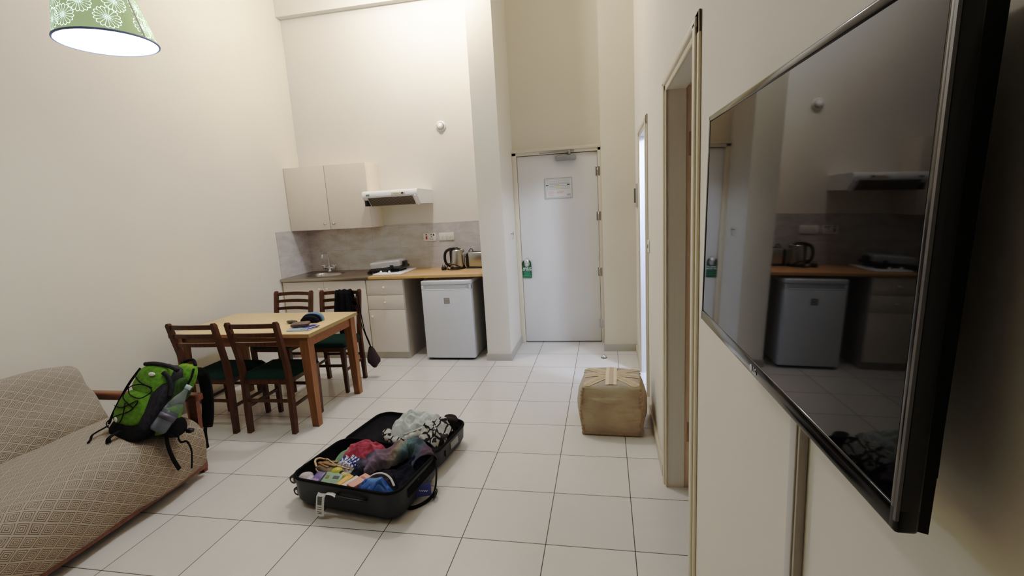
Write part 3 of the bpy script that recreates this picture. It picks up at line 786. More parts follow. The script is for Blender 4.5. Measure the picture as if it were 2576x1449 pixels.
b = B(); b.sweep(catmull([(-2.53, -.772, .835), (-2.515, -.80, .72), (-2.51, -.79, .6), (-2.495, -.785, .45), (-2.47, -.78, .36), (-2.458, -.775, .30)], 6), .005, 6)
b.sweep(catmull([(-2.545, -.755, .835), (-2.54, -.805, .76), (-2.528, -.80, .68), (-2.535, -.79, .6), (-2.50, -.785, .44), (-2.462, -.775, .30)], 6), .004, 6); b.obj('cord', M_strap, t)

# ------------------------------------------------------------------ things on the table
TZ = .7155
b = B(); b.box((-2.51, -1.675, TZ+.003), (.175, .13, .006), .001, .06)
tag(b.obj('booklet', plain('pale_blue_paper', rgb(150, 178, 198), .35, 0, .1, 12)), 'pale blue leaflet lying near the table corner under the wallet', 'booklet')
t = thing('blue_packet', 'dark blue packet with white edge on the pale blue leaflet', 'packet', (-2.455, -1.655, TZ+.006))
b = B(); b.box((-2.455, -1.655, TZ+.010), (.07, .12, .007), .002, -.25); b.obj('cover', plain('navy_blue_print', rgb(44, 46, 122), .3, 0, .2, 30), t)
b = B(); b.box((-2.424, -1.662, TZ+.0105), (.004, .12, .009), .001, -.25); b.box((-2.47, -1.716, TZ+.0105), (.07, .004, .008), .001, -.25); b.obj('white_edge', M_white, t)
b = B(); b.ell((-2.56, -1.615, TZ+.022), (.066, .05, .013), 28, 12, Matrix.Rotation(.35, 3, 'Z'), .35)
tag(b.obj('wallet', plain('brown_leather', rgb(92, 70, 60), .5, 0, .15, 40, .3)), 'brown leather wallet on top of the leaflet', 'wallet')
t = thing('key_fob', 'small dark olive key case beside the wallet on the table', 'key case', (-2.72, -1.50, TZ))
b = B(); b.ell((-2.715, -1.50, TZ+.014), (.048, .022, .0135), 20, 10, Matrix.Rotation(-.15, 3, 'Z'), .8); b.obj('shell', plain('olive_plastic', rgb(66, 64, 46), .3), t)
b = B(); b.lathe([(0, 0), (.008, 0), (.007, .003), (0, .004)], (-2.725, -1.503, TZ+.0265), 12); b.obj('button', M_chrome, t)
t = thing('zip_case', 'rounded black zip case with blue band on the table', 'case', (-2.57, -1.44, TZ))
rz_ = Matrix.Rotation(.1, 3, 'Z')
def arch(w, h, y0, y1, mat, nm, sc=1):
    b = B(); n = 18; V = []; F = []
    rows = [(y0, .90), (y0+.006, 1), (y1-.006, 1), (y1, .93)]
    for y, s in rows:
        for i in range(n+1):
            a = PI*i/n; p = rz_ @ Vector((w*s*math.cos(a)*(abs(math.cos(a))**-.25 if abs(math.cos(a)) > .01 else 1), y, 0)); V.append((p.x-2.575, p.y-1.44, TZ+.001+h*s*math.sin(a)**.8))
    m = n+1
    for r in range(3):
        for i in range(n): F.append((r*m+i, r*m+i+1, (r+1)*m+i+1, (r+1)*m+i))
        F.append((r*m+n, r*m, (r+1)*m, (r+1)*m+n))
    F.append(tuple(range(m))); F.append(tuple(range(3*m, 4*m))); b._new(V, F, True); return b.obj(nm, mat, t, auto=50)
arch(.072, .052, -.062, -.022, fabric('black_case_cloth', rgb(24, 25, 32), None, 30), 'front_pocket')
arch(.08, .062, -.022, .0, fabric('navy_case_cloth', rgb(22, 28, 50), None, 30), 'zip_band')
arch(.083, .066, .0, .042, fabric('steel_blue_case_cloth', rgb(104, 138, 166), rgb(84, 116, 146), 20, .6), 'blue_shell')

# ------------------------------------------------------------------ pendant lamp
PC = Vector((-2.29, -2.995)); PZ = 2.3; PR = .175
t = thing('pendant_lamp', 'pale green conical pendant lamp with pierced flower pattern, lit white', 'lamp', (PC.x, PC.y, PZ))
k = NT('pierced_green_shade'); uv = k.coord('UV'); sp = k.n('ShaderNodeSeparateXYZ'); k.l(uv, sp.inputs[0])
# flower rosettes of dotted lines from the shade's own uv (u metres around, v metres up)
def fr(a, T, o): return k.math('SUBTRACT', k.math('FRACT', k.math('DIVIDE', k.math('ADD', a, o), T)), .5)
tot = None
for ou, ov in ((-.19, .018), (-.255, .012), (-.21, -.062), (-.06, .015), (-.10, -.058), (.02, -.04)):
    fu, fv = k.math('MULTIPLY', fr(sp.outputs[0], .34, ou), .34), k.math('SUBTRACT', sp.outputs[1], .068-ov)
    r = k.math('SQRT', k.math('ADD', k.math('MULTIPLY', fu, fu), k.math('MULTIPLY', fv, fv)))
    an = k.math('ARCTAN2', fv, fu)
    ps = k.math('ABSOLUTE', k.math('SINE', k.math('MULTIPLY', an, 8)))
    rim = k.math('LESS_THAN', k.math('ABSOLUTE', k.math('SUBTRACT', r, k.math('ADD', k.math('MULTIPLY', ps, .007), .036))), .0013)
    spoke = k.math('MULTIPLY', k.math('LESS_THAN', ps, k.math('DIVIDE', .0085, k.math('MAXIMUM', r, .009))), k.math('LESS_THAN', r, .037))
    dots = k.math('GREATER_THAN', k.math('SINE', k.math('MULTIPLY', r, 2*PI/.0046)), -.2)
    one = k.math('MAXIMUM', rim, k.math('MULTIPLY', spoke, dots))
    tot = one if tot is None else k.math('MAXIMUM', tot, one)
k.set(k.mix(tot, rgb(176, 192, 140), rgb(235, 255, 250)), .6, 0, .2)
k.b.inputs['Emission Color'].default_value = (1, 1, 1, 1)
k.l(k.mix(tot, dark(rgb(160, 190, 130), .30), (.80, 1.05, 1.0, 1)), k.b.inputs['Emission Color'])
k.b.inputs['Emission Strength'].default_value = 1.0
slope = .21; Hs = .30
b = B()
def shade(u, v):
    a = u*2*PI; r = PR - slope*Hs*v; return (PC.x+r*math.cos(a)-.10*Hs*v, PC.y+r*math.sin(a)-.02*Hs*v, PZ+Hs*v)
b.grid(shade, 64, 8, uv=lambda u, v: (u*2*PI*PR*.92, v*Hs*1.04)); b.obj('shade', k.m, t)
kw = NT('lit_shade_lining'); kw.set(rgb(250, 250, 250), .6); kw.b.inputs['Emission Color'].default_value = (.93, .98, 1, 1); kw.b.inputs['Emission Strength'].default_value = 2.2
b = B(); b.grid(lambda u, v: (PC.x-.10*Hs*v+(PR-.004-slope*Hs*v)*math.cos(u*2*PI), PC.y+(PR-.004-slope*Hs*v)*math.sin(u*2*PI), PZ+.002+Hs*v), 64, 4); b.obj('lining', kw.m, t)
b = B(); b.sweep([(PC.x+PR*math.cos(a), PC.y+PR*math.sin(a), PZ) for a in [2*PI*i/64 for i in range(64)]], .0045, 8, True); b.obj('rim', plain('blue_grey_rim', rgb(128, 146, 204), .5), t)
b = B(); sa = .05
V = []
for v in (0, 1):
    r = PR - slope*Hs*v + .0012
    for da in (-.028, .028): V.append((PC.x-.10*Hs*v+r*math.cos(sa+da), PC.y-.02*Hs*v+r*math.sin(sa+da), PZ+.002+Hs*v))
b._new(V, [(0, 1, 3, 2)]); b.obj('seam_strip', plain('seam_brown', rgb(150, 136, 116), .6), t)
kb = NT('lit_bulb'); kb.set(rgb(255, 255, 255), .3); kb.b.inputs['Emission Color'].default_value = (.9, .97, 1, 1); kb.b.inputs['Emission Strength'].default_value = 9
b = B(); b.ell((PC.x, PC.y, PZ+.12), (.042, .042, .055)); b.obj('bulb', kb.m, t)
b = B(); b.cyl((PC.x, PC.y, PZ+.17), (PC.x, PC.y, PZ+.24), .018); b.cyl((PC.x, PC.y, PZ+.24), (PC.x, PC.y, ZC-.03), .004, seg=8); b.obj('cord', M_whitep, t)
b = B(); b.lathe([(0, 0), (.05, .01), (.055, .03), (0, .03)], (PC.x, PC.y, ZC-.03)); b.obj('ceiling_rose', M_whitep, t)
b = B()
for i in range(3):
    a = i*2*PI/3; b.sweep([(PC.x, PC.y, PZ+.235), (PC.x+.082*math.cos(a), PC.y+.082*math.sin(a), PZ+.285)], .002, 6)
b.obj('spider', M_steel, t)

# ------------------------------------------------------------------ sofa
SY0, SY1 = -4.55, -2.42
sf = thing('sofa', 'wooden framed sofa bed against the left wall, covered by a throw', 'sofa', (-3.2, -3.4, 0))
b = B(); b.span((-2.755, SY0, .05), (-2.725, SY1-.04, .14), .004); b.span((-3.6, SY0, .05), (-3.57, SY1-.04, .14), .004); b.span((-3.6, SY1-.07, .06), (-2.74, SY1-.045, .14)); b.obj('rail', M_sofawood, sf)
b = B(); b.span((-3.55, SY0, .14), (-2.735, SY1-.045, .365), .05); b.obj('seat_cushion', M_cushion, sf)
b = B(); b.prism([(-3.64, .34), (-3.36, .36), (-3.50, .64), (-3.55, .67), (-3.63, .62)], 'y', SY0, SY1-.16); b.obj('back_cushion', M_cushion, sf)
for ys in (SY1, SY0-.03):
    b = B(); b.span((-3.62, ys-.03, .462), (-2.74, ys+.03, .51), .012); b.obj('armrest', M_sofawood, sf)
    b = B()
    b.hexa([(-2.825, ys-.03, 0), (-2.775, ys-.03, 0), (-2.775, ys+.0, 0), (-2.825, ys+.0, 0), (-2.80, ys-.03, .47), (-2.745, ys-.03, .47), (-2.745, ys+.0, .47), (-2.80, ys+.0, .47)]); b.obj('leg', M_sofawood, sf)
    b = B(); b.hexa([(-3.62, ys-.03, 0), (-3.57, ys-.03, 0), (-3.57, ys, 0), (-3.62, ys, 0), (-3.60, ys-.03, .47), (-3.55, ys-.03, .47), (-3.55, ys, .47), (-3.60, ys, .47)]); b.obj('leg', M_sofawood, sf)
# throw: profile back -> over the top -> crease -> seat -> front hem
prof = catmull([(-3.67, 0, .42), (-3.665, 0, .60), (-3.62, 0, .722), (-3.54, 0, .752), (-3.475, 0, .715), (-3.40, 0, .57), (-3.335, 0, .445), (-3.318, 0, .40), (-3.308, 0, .355), (-3.292, 0, .36), (-3.282, 0, .398), (-3.24, 0, .410), (-3.0, 0, .41), (-2.85, 0, .405), (-2.75, 0, .375), (-2.705, 0, .30), (-2.70, 0, .19), (-2.715, 0, .105)], 6)
acc = [0]
for i in range(1, len(prof)): acc.append(acc[-1]+(prof[i]-prof[i-1]).length)
LT = acc[-1]
crease_s = acc[8*6]
def prof_at(s):
    s = max(0, min(LT, s)); i = 0
    while i < len(acc)-2 and acc[i+1] < s: i += 1
    f = (s-acc[i])/(acc[i+1]-acc[i]); return prof[i].lerp(prof[i+1], f)
def throw(u, v):
    s = v*LT; p = prof_at(s); y1 = SY1-.05
    y = SY0-.1 + u*(y1-SY0+.1)
    x, z = p.x, p.z
    fr_ = max(0, (s-LT+.33)/.33)                     # front drop
    x += .012*math.sin(y*9+1.3)*fr_ + .02*nz(y*3, s*3, 1)*fr_
    z += .008*nz(y*5, s*6, 2)
    if s < crease_s: x += .012*nz(y*4, z*6, 4)
    if fr_ > 0: z += .035*nz(y*1.7, 5, 1)*fr_ - .02*fr_
    # right hand end of the back part slumps off the cushion
    if s < crease_s:
        d = max(0, (y-(y1-.34))/.34); top = max(0, (z-.40)/.35)
        z -= .045*d**2*top; x -= .05*d**1.5*(1-top)*.6
        y -= .012*top*d - .006*math.sin(s*30)*d
    d3 = max(0, (u-.972)/.028)
    if s < crease_s and s > acc[2*6]: x -= .05*d3**2; y -= .012*d3     # end edge turns back round the cushion
    d2 = max(0, (u-.985)/.015)
    if s >= crease_s and fr_ < .3: z -= .03*d2
    return (x, y, z)
b = B(); b.grid(throw, 150, 90, uv=lambda u, v: (u*(SY1-SY0), v*LT))
tag(b.obj('throw_blanket', M_throw, thick=.006), 'tan throw woven with dark concentric diamonds spread over the sofa', 'throw')

# ------------------------------------------------------------------ backpack
bp = thing('backpack', 'lime green and black hiking backpack leaning on the sofa arm', 'backpack', (-2.87, -2.68, .42))
CB = [Vector(p) for p in ((-3.09, -2.76, .405), (-2.725, -2.86, .40), (-2.685, -2.61, .41), (-3.03, -2.50, .405))]    # bottom: front-left, front-right, back-right, back-left
CT = [Vector(p) for p in ((-2.965, -2.585, .745), (-2.70, -2.625, .725), (-2.665, -2.47, .695), (-2.92, -2.43, .71))]
def bag(u, v, w):       # u left->right 0..1, v front->back 0..1, w bottom->top 0..1
    lo = (CB[0].lerp(CB[1], u)).lerp(CB[3].lerp(CB[2], u), v); hi = (CT[0].lerp(CT[1], u)).lerp(CT[3].lerp(CT[2], u), v)
    return lo.lerp(hi, w)
def bagblob(u0, u1, v0, v1, w0, w1, e=.55, seg=36, ring=22, dis=.03, taper=None):
    """rounded volume in the bag's own coordinates"""
    bb = B()
    def sp(x): return math.copysign(abs(x)**e, x)
    V = []; F = []
    for j in range(ring+1):
        th = -PI/2+PI*j/ring
        for k in range(seg):
            ph = 2*PI*k/seg
            a, c, d = sp(math.cos(th))*sp(math.cos(ph)), sp(math.cos(th))*sp(math.sin(ph)), sp(math.sin(th))
            n_ = 1 + dis*nz(a*3+u0*5, c*3+w0*7, d*3)
            a, c, d = a*n_, c*n_, d*n_
            if taper: a *= 1-taper*max(0, d)**2
            V.append(bag((u0+u1)/2+a*(u1-u0)/2, (v0+v1)/2+c*(v1-v0)/2, (w0+w1)/2+d*(w1-w0)/2))
    for j in range(ring):
        for k in range(seg):
            l = (k+1) % seg; F.append((j*seg+k, j*seg+l, (j+1)*seg+l, (j+1)*seg+k))
    bb._new(V, F, True); bmesh.ops.remove_doubles(bb.bm, verts=bb.bm.verts[:], dist=1e-6); return bb
bagblob(.0, 1.0, .28, 1.0, .0, 1.02, .5, dis=.05, taper=.12).obj('main_compartment', M_grey, bp)
bagblob(.0, .99, -.02, 1.0, -.03, .24, .5, dis=.04).obj('base_panel', M_blackcloth, bp)
bagblob(.55, 1.06, .62, 1.06, .56, 1.06, .6, dis=.08).obj('top_pocket', M_green, bp)
bagblob(.03, .84, .02, .5, .60, 1.04, .55, dis=.05, taper=.15).obj('upper_front_pocket', M_green, bp)
fp = bagblob(.0, .78, -.06, .42, .17, .66, .55, dis=.05, taper=.08).obj('front_pocket', M_green, bp)
bagblob(.68, .98, .04, .5, .06, .80, .6, dis=.05).obj('side_panel', M_grey, bp)
bagblob(.80, 1.08, .30, .86, .0, .42, .55, dis=.05).obj('side_pocket', M_green, bp)
bagblob(.88, 1.05, .36, .98, .42, .86, .55, dis=.06).obj('upper_side_panel', M_greend, bp)
def bstrap(P, r, nm, mat=M_strap, flat=None, n=6):
    b = B(); b.sweep(catmull(P, n), r, 8, flat=flat); return b.obj(nm, mat, bp)
fv = -.06
def fp_(u, w, o=-.09): 
    return bag(u, o + (.10 if w > .66 else .0)+ .12*abs(u-.4)**2*2, w)
bstrap([fp_(.05, .86), fp_(.35, .78), fp_(.70, .74)], .0028, 'bungee_cord')
bstrap([fp_(.04, .70), fp_(.30, .62), fp_(.62, .60), fp_(.72, .70), fp_(.45, .76), fp_(.12, .70), fp_(.16, .56), fp_(.55, .46)], .0027, 'bungee_cord')
bstrap([fp_(.04, .42), fp_(.3, .44), fp_(.58, .56), fp_(.52, .42), fp_(.22, .30), fp_(.08, .18), fp_(.3, .14), fp_(.42, .28), fp_(.30, .50)], .0027, 'bungee_cord')
bstrap([bag(-.02, .2, .95), bag(-.04, .12, .75), bag(-.05, .1, .55), bag(-.05, .1, .3), bag(-.04, .12, .1)], .007, 'edge_piping')
bstrap([bag(.82, .0, .98), bag(.90, .16, .9), bag(.98, .3, .75), bag(1.0, .34, .6)], .012, 'compression_strap', M_grey)
bstrap([bag(.10, .15, 1.03), bag(.45, .1, 1.07), bag(.8, .2, 1.05), bag(.98, .3, 1.0)], .012, 'lid_seam', M_grey)
bstrap([bag(.55, .9, 1.05), bag(.7, .95, 1.12), bag(.85, .95, 1.12), bag(.98, .9, 1.04)], .009, 'haul_loop')
bstrap([bag(1.05, .78, 1.0), bag(1.1, .72, .85), bag(1.12, .6, .7)], .006, 'lid_strap')
# shoulder straps hanging over the sofa arm's far side
bstrap([bag(.97, 1.0, .96), (-2.74, -2.375, .62), (-2.752, -2.352, .54), (-2.765, -2.345, .43), (-2.785, -2.345, .32), (-2.80, -2.352, .26)], .034, 'shoulder_strap', M_blackcloth, (1, .42))
bstrap([(-2.80, -2.352, .28), (-2.818, -2.352, .22), (-2.822, -2.352, .16), (-2.822, -2.352, .11)], .016, 'webbing_end', M_strap, (1, .2))
# hip belt falling over the seat front
bstrap([bag(1.0, .6, .12), (-2.685, -2.67, .435), (-2.675, -2.69, .41), (-2.672, -2.71, .375)], .05, 'hip_belt', M_blackcloth, (1, .45))
b = B(); b.ell((-2.69, -2.675, .415), (.05, .065, .05), 22, 14, None, .8, .25, 14); b.obj('hip_belt_pad', M_blackcloth, bp)
bstrap([(-2.675, -2.735, .40), (-2.668, -2.745, .345), (-2.662, -2.735, .26), (-2.655, -2.715, .185)], .013, 'webbing_end', M_strap, (1, .25))
bstrap([(-2.665, -2.68, .385), (-2.66, -2.675, .33), (-2.648, -2.645, .315), (-2.645, -2.63, .25), (-2.65, -2.645, .15)], .006, 'webbing_end', M_strap, (1, .4))
b = B(); b.box((-2.635, -2.625, .375), (.035, .03, .022), .005); b.obj('buckle', M_black, bp)
bstrap([bag(.12, -.02, .14), (-3.04, -2.83, .44), (-3.025, -2.86, .425), (-3.01, -2.885, .42)], .006, 'webbing_end', M_strap, (1.2, .6))
bstrap([bag(.50, -.06, .14), (-2.90, -2.86, .44), (-2.89, -2.875, .418)], .014, 'webbing_end', M_strap, (1, .25))
b = B(); b.ell(bag(.58, -.04, .93), (.022, .008, .012), 16, 8); b.obj('logo', M_white, bp)
b = B(); b.ell(bag(.30, -.105, .27), (.009, .006, .016), 12, 8); b.obj('logo', M_white, bp)
# bottle in the side pocket
bt = thing('water_bottle', 'clear plastic water bottle tucked into the backpack side pocket', 'bottle', (-2.68, -2.66, .44))
p0 = Vector((-2.70, -2.765, .435)); p1 = Vector((-2.622, -2.60, .625)); ax = (p1-p0).normalized()
ref = Vector((0, 0, 1)); a_ = (ref-ax*ref.dot(ax)).normalized()
MB = frame(p0, a_.cross(ax), a_)      # local z = cross
MB = Matrix.Translation(p0) @ ax.to_track_quat('Z', 'Y').to_matrix().to_4x4()
kk = NT('clear_bottle_plastic'); kk.set((.55, .61, .68, 1), .05); kk.b.inputs['Transmission Weight'].default_value = .75; kk.b.inputs['IOR'].default_value = 1.2
kk.b.inputs['Alpha'].default_value = .75
Lb = (p1-p0).length
b = B(); b.lathe([(0, 0), (.034, 0), (.042, .012), (.043, .05), (.041, .055), (.043, .06), (.043, .10), (.041, .105), (.043, .11), (.042, .145), (.027, .20), (.0135, .235), (.0135, Lb)], M=MB, seg=24, cap=True); b.obj('bottle_body', kk.m, bt)
b = B(); b.lathe([(0, .004), (.032, .004), (.0395, .014), (.0402, .12), (0, .121)], M=MB, seg=24); b.obj('bottle_water', plain('dim_blue_water', rgb(54, 62, 80), .1, 0, .1), bt)
b = B(); b.lathe([(.0436, .07), (.0438, .07), (.0438, .10), (.0436, .10)], M=MB, seg=24, cap=False); b.obj('bottle_label', plain('grey_label', rgb(84, 82, 96), .4, 0, .3, 60), bt)
b = B(); b.lathe([(0, Lb-.012), (.016, Lb-.012), (.016, Lb+.012), (0, Lb+.013)], M=MB, seg=20); b.obj('bottle_cap', plain('pale_blue_cap', rgb(176, 198, 208), .4), bt)

# ------------------------------------------------------------------ suitcase
SR = -.155
def SM(c): return Matrix.Translation(Vector((c[0], c[1], 0))) @ Matrix.Rotation(SR, 4, 'Z')
MF, MR = SM((-1.61, -2.54)), SM((-1.573, -2.083))
sc = thing('suitcase', 'dark blue grey hard suitcase lying wide open on the tiles', 'suitcase', (-1.6, -2.32, 0), SR)
def rrect(hx, hy, r, n=6):
    P = []
    for cx_, cy_, a0 in ((hx-r, hy-r, 0), (-hx+r, hy-r, PI/2), (-hx+r, -hy+r, PI), (hx-r, -hy+r, 3*PI/2)):
        for k in range(n+1):
            a = a0+PI/2*k/n; P.append((cx_+r*math.cos(a), cy_+r*math.sin(a)))
    return P
def shell(M, hx, hy, h, nm, mat, inner=False):
    b = B(); rings = [(hx*.55, hy*.5, .05, .012), (hx-.05, hy-.05, .06, .0125), (hx-.02, hy-.02, .07, .022), (hx-.006, hy-.006, .075, .05), (hx, hy, .08, h-.012), (hx, hy, .08, h)]
    if inner: rings = [(hx*.5, hy*.5, .05, inner), (hx-.02, hy-.02, .06, inner+.004), (hx-.012, hy-.012, .07, h-.005)]
    V = []; F = []; n = None
    for a, c, r, z in rings:
        P = rrect(a, c, min(r, a*.9, c*.9)); n = len(P); V += [M @ Vector((p[0], p[1], z)) for p in P]
    for i in range(len(rings)-1):
        for k in range(n): F.append((i*n+k, i*n+(k+1) % n, (i+1)*n+(k+1) % n, (i+1)*n+k))
    F.append(tuple(range(n))); b._new(V, F, True)
    return b.obj(nm, mat, sc, thick=(.004 if not inner else .0))
M_case = plain('slate_blue_shell', rgb(22, 29, 38), .42, 0, .12, 60, .25, 500)
M_lining = fabric('black_lining', rgb(30, 28, 32), rgb(18, 17, 20), 9, .9, .3, 300)
HF, HR = .172, .135
shell(MF, .332, .228, HF, 'shell', M_case); shell(MR, .332, .226, HR, 'shell', M_case)
shell(MF, .332, .228, HF, 'lining', M_lining, .03); shell(MR, .332, .226, HR, 'lining', M_lining, .108)
for M, h in ((MF, HF), (MR, HR)):
    b = B(); P = rrect(.332, .228, .08); b.sweep([M @ Vector((p[0], p[1], h+.002)) for p in P], .0075, 8, True); b.obj('zip_edge', M_strap, sc)
b = B(); b.box(MF @ Vector((0, .229, .10)), (.40, .012, .06), .003, Matrix.Rotation(SR, 3, 'Z')); b.obj('hinge_flap', M_strap, sc)
def wheel(M, x, y, z):
    b = B(); c_ = M @ Vector((x, y, z)); ux = (M.to_3x3() @ Vector((0, 1, 0)))
    b.cyl(c_-ux*.012, c_+ux*.012, .024); b.box(M @ Vector((x+.028, y, z)), (.05, .034, .036), .008, Matrix.Rotation(SR, 3, 'Z')); w = b.obj('wheel', M_black, sc)
    b = B(); b.cyl(c_-ux*.014, c_+ux*.014, .011); b.obj('wheel_hub', M_chrome, w)
wheel(MF, -.358, -.165, .125); wheel(MF, -.358, -.15, .045); wheel(MF, -.358, .17, .06); wheel(MR, -.358, .17, .06)
b = B(); b.sweep(catmull([MF @ Vector(p) for p in ((-.02, -.232, .125), (.0, -.248, .13), (.07, -.25, .13), (.14, -.246, .128), (.16, -.232, .12))], 5), .010, 8, flat=(1, .7)); b.obj('side_handle', M_black, sc)
b = B(); b.box(MR @ Vector((.333, .02, .09)), (.008, .10, .045), .003, Matrix.Rotation(SR, 3, 'Z')); b.obj('lock', M_greyp, sc)
b = B(); b.box(MR @ Vector((.3345, -.10, .08)), (.008, .012, .04), .003, Matrix.Rotation(SR, 3, 'Z')); b.obj('latch', M_black, sc)
# carrying strap at the right side
b = B(); b.sweep(catmull([(-1.268, -2.40, .172), (-1.243, -2.44, .13), (-1.225, -2.50, .075), (-1.222, -2.555, .03), (-1.245, -2.61, .012), (-1.29, -2.665, .010), (-1.325, -2.675, .02), (-1.318, -2.64, .07)], 6), .015, 8, flat=(1, .16), up=(1, 0, 0)); st = b.obj('carry_strap', M_strap, sc)
b = B(); cc = Vector((-1.214, -2.56, .026)); b.sweep([cc+Vector((.006*math.sin(a), .021*math.cos(a), .021*math.sin(a))) for a in [2*PI*i/18 for i in range(18)]], .006, 8, True); b.obj('strap_ring', M_black, st)
b = B(); b.box(MF @ Vector((.3335, .03, .12)), (.006, .30, .05), .002, Matrix.Rotation(SR, 3, 'Z')); b.obj('side_panel', M_strap, sc)
# barcode tag
tg = thing('baggage_tag', 'white barcode baggage tag hanging off the front of the suitcase', 'tag', (-1.69, -2.79, .03))
def tagp(u, v):
    L = [(-.248, .135), (-.262, .118), (-.270, .07), (-.274, .02)]
    s = v*3; i = min(int(s), 2); f = s-i; yy = L[i][0]*(1-f)+L[i+1][0]*f; zz = L[i][1]*(1-f)+L[i+1][1]*f
    return MF @ Vector((-.095+(u-.5)*.052-.012*v, yy-.006*math.sin(u*PI), zz))
b = B(); b.grid(tagp, 6, 12); b.obj('paper', plain('white_tag_paper', rgb(222, 222, 220), .45, 0, .02), tg)
b = B(); off = (MF.to_3x3() @ Vector((0, -1, .1)))*.0012
def tq(u0, u1, v0, v1): b._new([Vector(tagp(u, v))+off for u, v in ((u0, v0), (u1, v0), (u1, v1), (u0, v1))], [(0, 1, 2, 3)])
random.seed(3); v = .24
while v < .60:
    h = random.choice((.006, .011, .016)); 
    for s in range(4): tq(.22+.14*s, .22+.14*(s+1), v, v+h)
    v += h + random.choice((.006, .010))
for v0 in (.66, .74, .83, .89): 
    for s in range(5): tq(.26+.11*s, .26+.11*s+.085, v0, v0+.025)
b.obj('barcode', M_black, tg)
b = B(); b.sweep(catmull([MF @ Vector(p) for p in ((-.07, -.249, .135), (-.03, -.252, .14), (-.01, -.25, .13))], 5), .012, 8, flat=(1, .12)); b.obj('loop', M_white, tg)
nt = thing('name_tag', 'blue name tag lying by the suitcase strap', 'tag', (-1.22, -2.5, .0))
cN = Vector((-1.262, -2.60, .07)); nn = Vector((.42, -.70, .58)).normalized(); ux_ = Vector((.85, .50, -.12)); ux_ = (ux_-nn*ux_.dot(nn)).normalized(); R_ = Matrix((ux_, nn.cross(ux_), nn)).transposed()
b = B(); b.box(cN, (.082, .062, .004), .0015, R_); b.obj('card', plain('royal_blue_card', rgb(44, 56, 128), .45, 0, .08), nt)
b = B(); b.sweep(catmull([cN+R_ @ Vector((-.03, .03, 0)), cN+R_ @ Vector((-.045, .055, 0)), MF @ Vector((.338, -.02, .14))], 5), .009, 6, flat=(1, .3)); b.obj('loop', plain('royal_blue_loop', rgb(40, 50, 116), .5), nt)
b = B(); b.sweep([cN+R_ @ Vector((-.024+.0036*i, .004*math.sin(i*2.1)-.0006*i, .0026)) for i in range(14)], .0014, 6)
b.obj('print', M_white, nt)

# ------- contents
def cloth(name, label, cat, mat, M, c, half, h, seed, base, rot=0, folds=6, amp=.02, e=2.6, group=None, thick=.004, nu=76, nv=64):
    """crumpled garment: a rounded heap with folds in the case's own frame"""
    ca, sa = math.cos(rot), math.sin(rot)
    def fn(u, v):
        x, y = (u-.5)*2, (v-.5)*2
        wob = 1 + .12*nz(math.atan2(y, x)*1.4, seed, 1)
        k = (abs(x)**e+abs(y)**e)
        prof_ = max(0, 1-k*.82)**.55
        dx, dy = x*half[0]*wob, y*half[1]*wob
        f = amp*(abs(nz(dx*folds*3+seed, dy*folds+seed*2, seed))*1.3 + .6*nz(dx*40, dy*40, seed) * .5) - amp*.35*abs(math.sin(dx*folds*6+3*nz(dy*9, seed, 0)))
        cr = (1-abs(nz(dx*9+seed*3, dy*13, seed)))**6 - .35*(1-abs(nz(dx*26, dy*17+seed, seed*2)))**8
        f += amp*.75*cr
        z = base + h*prof_ + f*(prof_ > 0)*(.3+prof_)
        px, py = c[0]+dx*ca-dy*sa, c[1]+dx*sa+dy*ca
        return M @ Vector((px, py, max(z, base)))
    b = B(); b.grid(fn, nu, nv); return tag(b.obj(name, mat, thick=thick), label, cat, group)
def spread(name, c1, c2, scale, c3=None, th=(.42, .58), rough=.92):
    k = NT(name); n_ = k.noise(scale, 5, k.coord()); st = [(th[0], c1), (th[1], c2)]
    if c3: st.append((th[1]+.14, c3))
    k.set(k.ramp(n_, st), rough, 0, .15); k.bump(k.math('ADD', k.math('MULTIPLY', k.noise(300, 2), .15), k.noise(28, 4, k.coord())), .5, .012); return k.m
M_tie = spread('faded_multicolour_denim', rgb(62, 58, 74), rgb(96, 82, 96), 7, rgb(112, 104, 92), (.38, .56))
M_teal = spread('faded_teal_denim', rgb(70, 92, 98), rgb(92, 110, 112), 12, rgb(110, 106, 96), (.4, .6))
M_pink = spread('washed_pink_cotton', rgb(136, 60, 76), rgb(170, 84, 96), 10)
M_navy = fabric('navy_cotton', rgb(38, 46, 74), rgb(26, 32, 52), 10)
M_char = fabric('charcoal_cotton', rgb(44, 40, 50), rgb(32, 29, 38), 10)
kf = NT('navy_and_white_print'); v_ = kf.n('ShaderNodeTexVoronoi'); v_.inputs['Scale'].default_value = 75; kf.l(kf.coord(), v_.inputs['Vector']); kf.set(kf.ramp(v_.outputs['Distance'], [(.45, rgb(206, 210, 224)), (.55, rgb(52, 60, 104))]), .9, 0, .1)
# clothes in the front half (coordinates: x along the case, y across)
cloth('trousers', 'black folded trousers in the middle of the suitcase', 'trousers', M_char, MF, (.12, -.04), (.15, .13), .075, 2.1, .06, .1, 4, .015)
cloth('shirt', 'dark navy garment bundled at the right end of the suitcase', 'shirt', fabric('near_black_navy_cotton', rgb(24, 27, 38), None, 10), MF, (.23, .02), (.085, .17), .085, 3.7, .055, .0, 5, .02)
cloth('shirt', 'blue grey garment folded in the back right corner of the open case', 'shirt', M_navy, MF, (.235, .13), (.085, .075), .10, 5.2, .07, .2, 5, .018)
cloth('blouse', 'navy and white printed garment under the pink shirt', 'blouse', kf.m, MF, (-.135, .075), (.11, .135), .105, 1.3, .05, -.2, 4, .012)
cloth('towel', 'pale green folded cloth at the left back edge of the suitcase', 'towel', spread('mint_cloth', rgb(110, 140, 118), rgb(146, 170, 148), 14), MF, (-.235, .12), (.05, .10), .10, 8.2, .045, -.15, 4, .012)
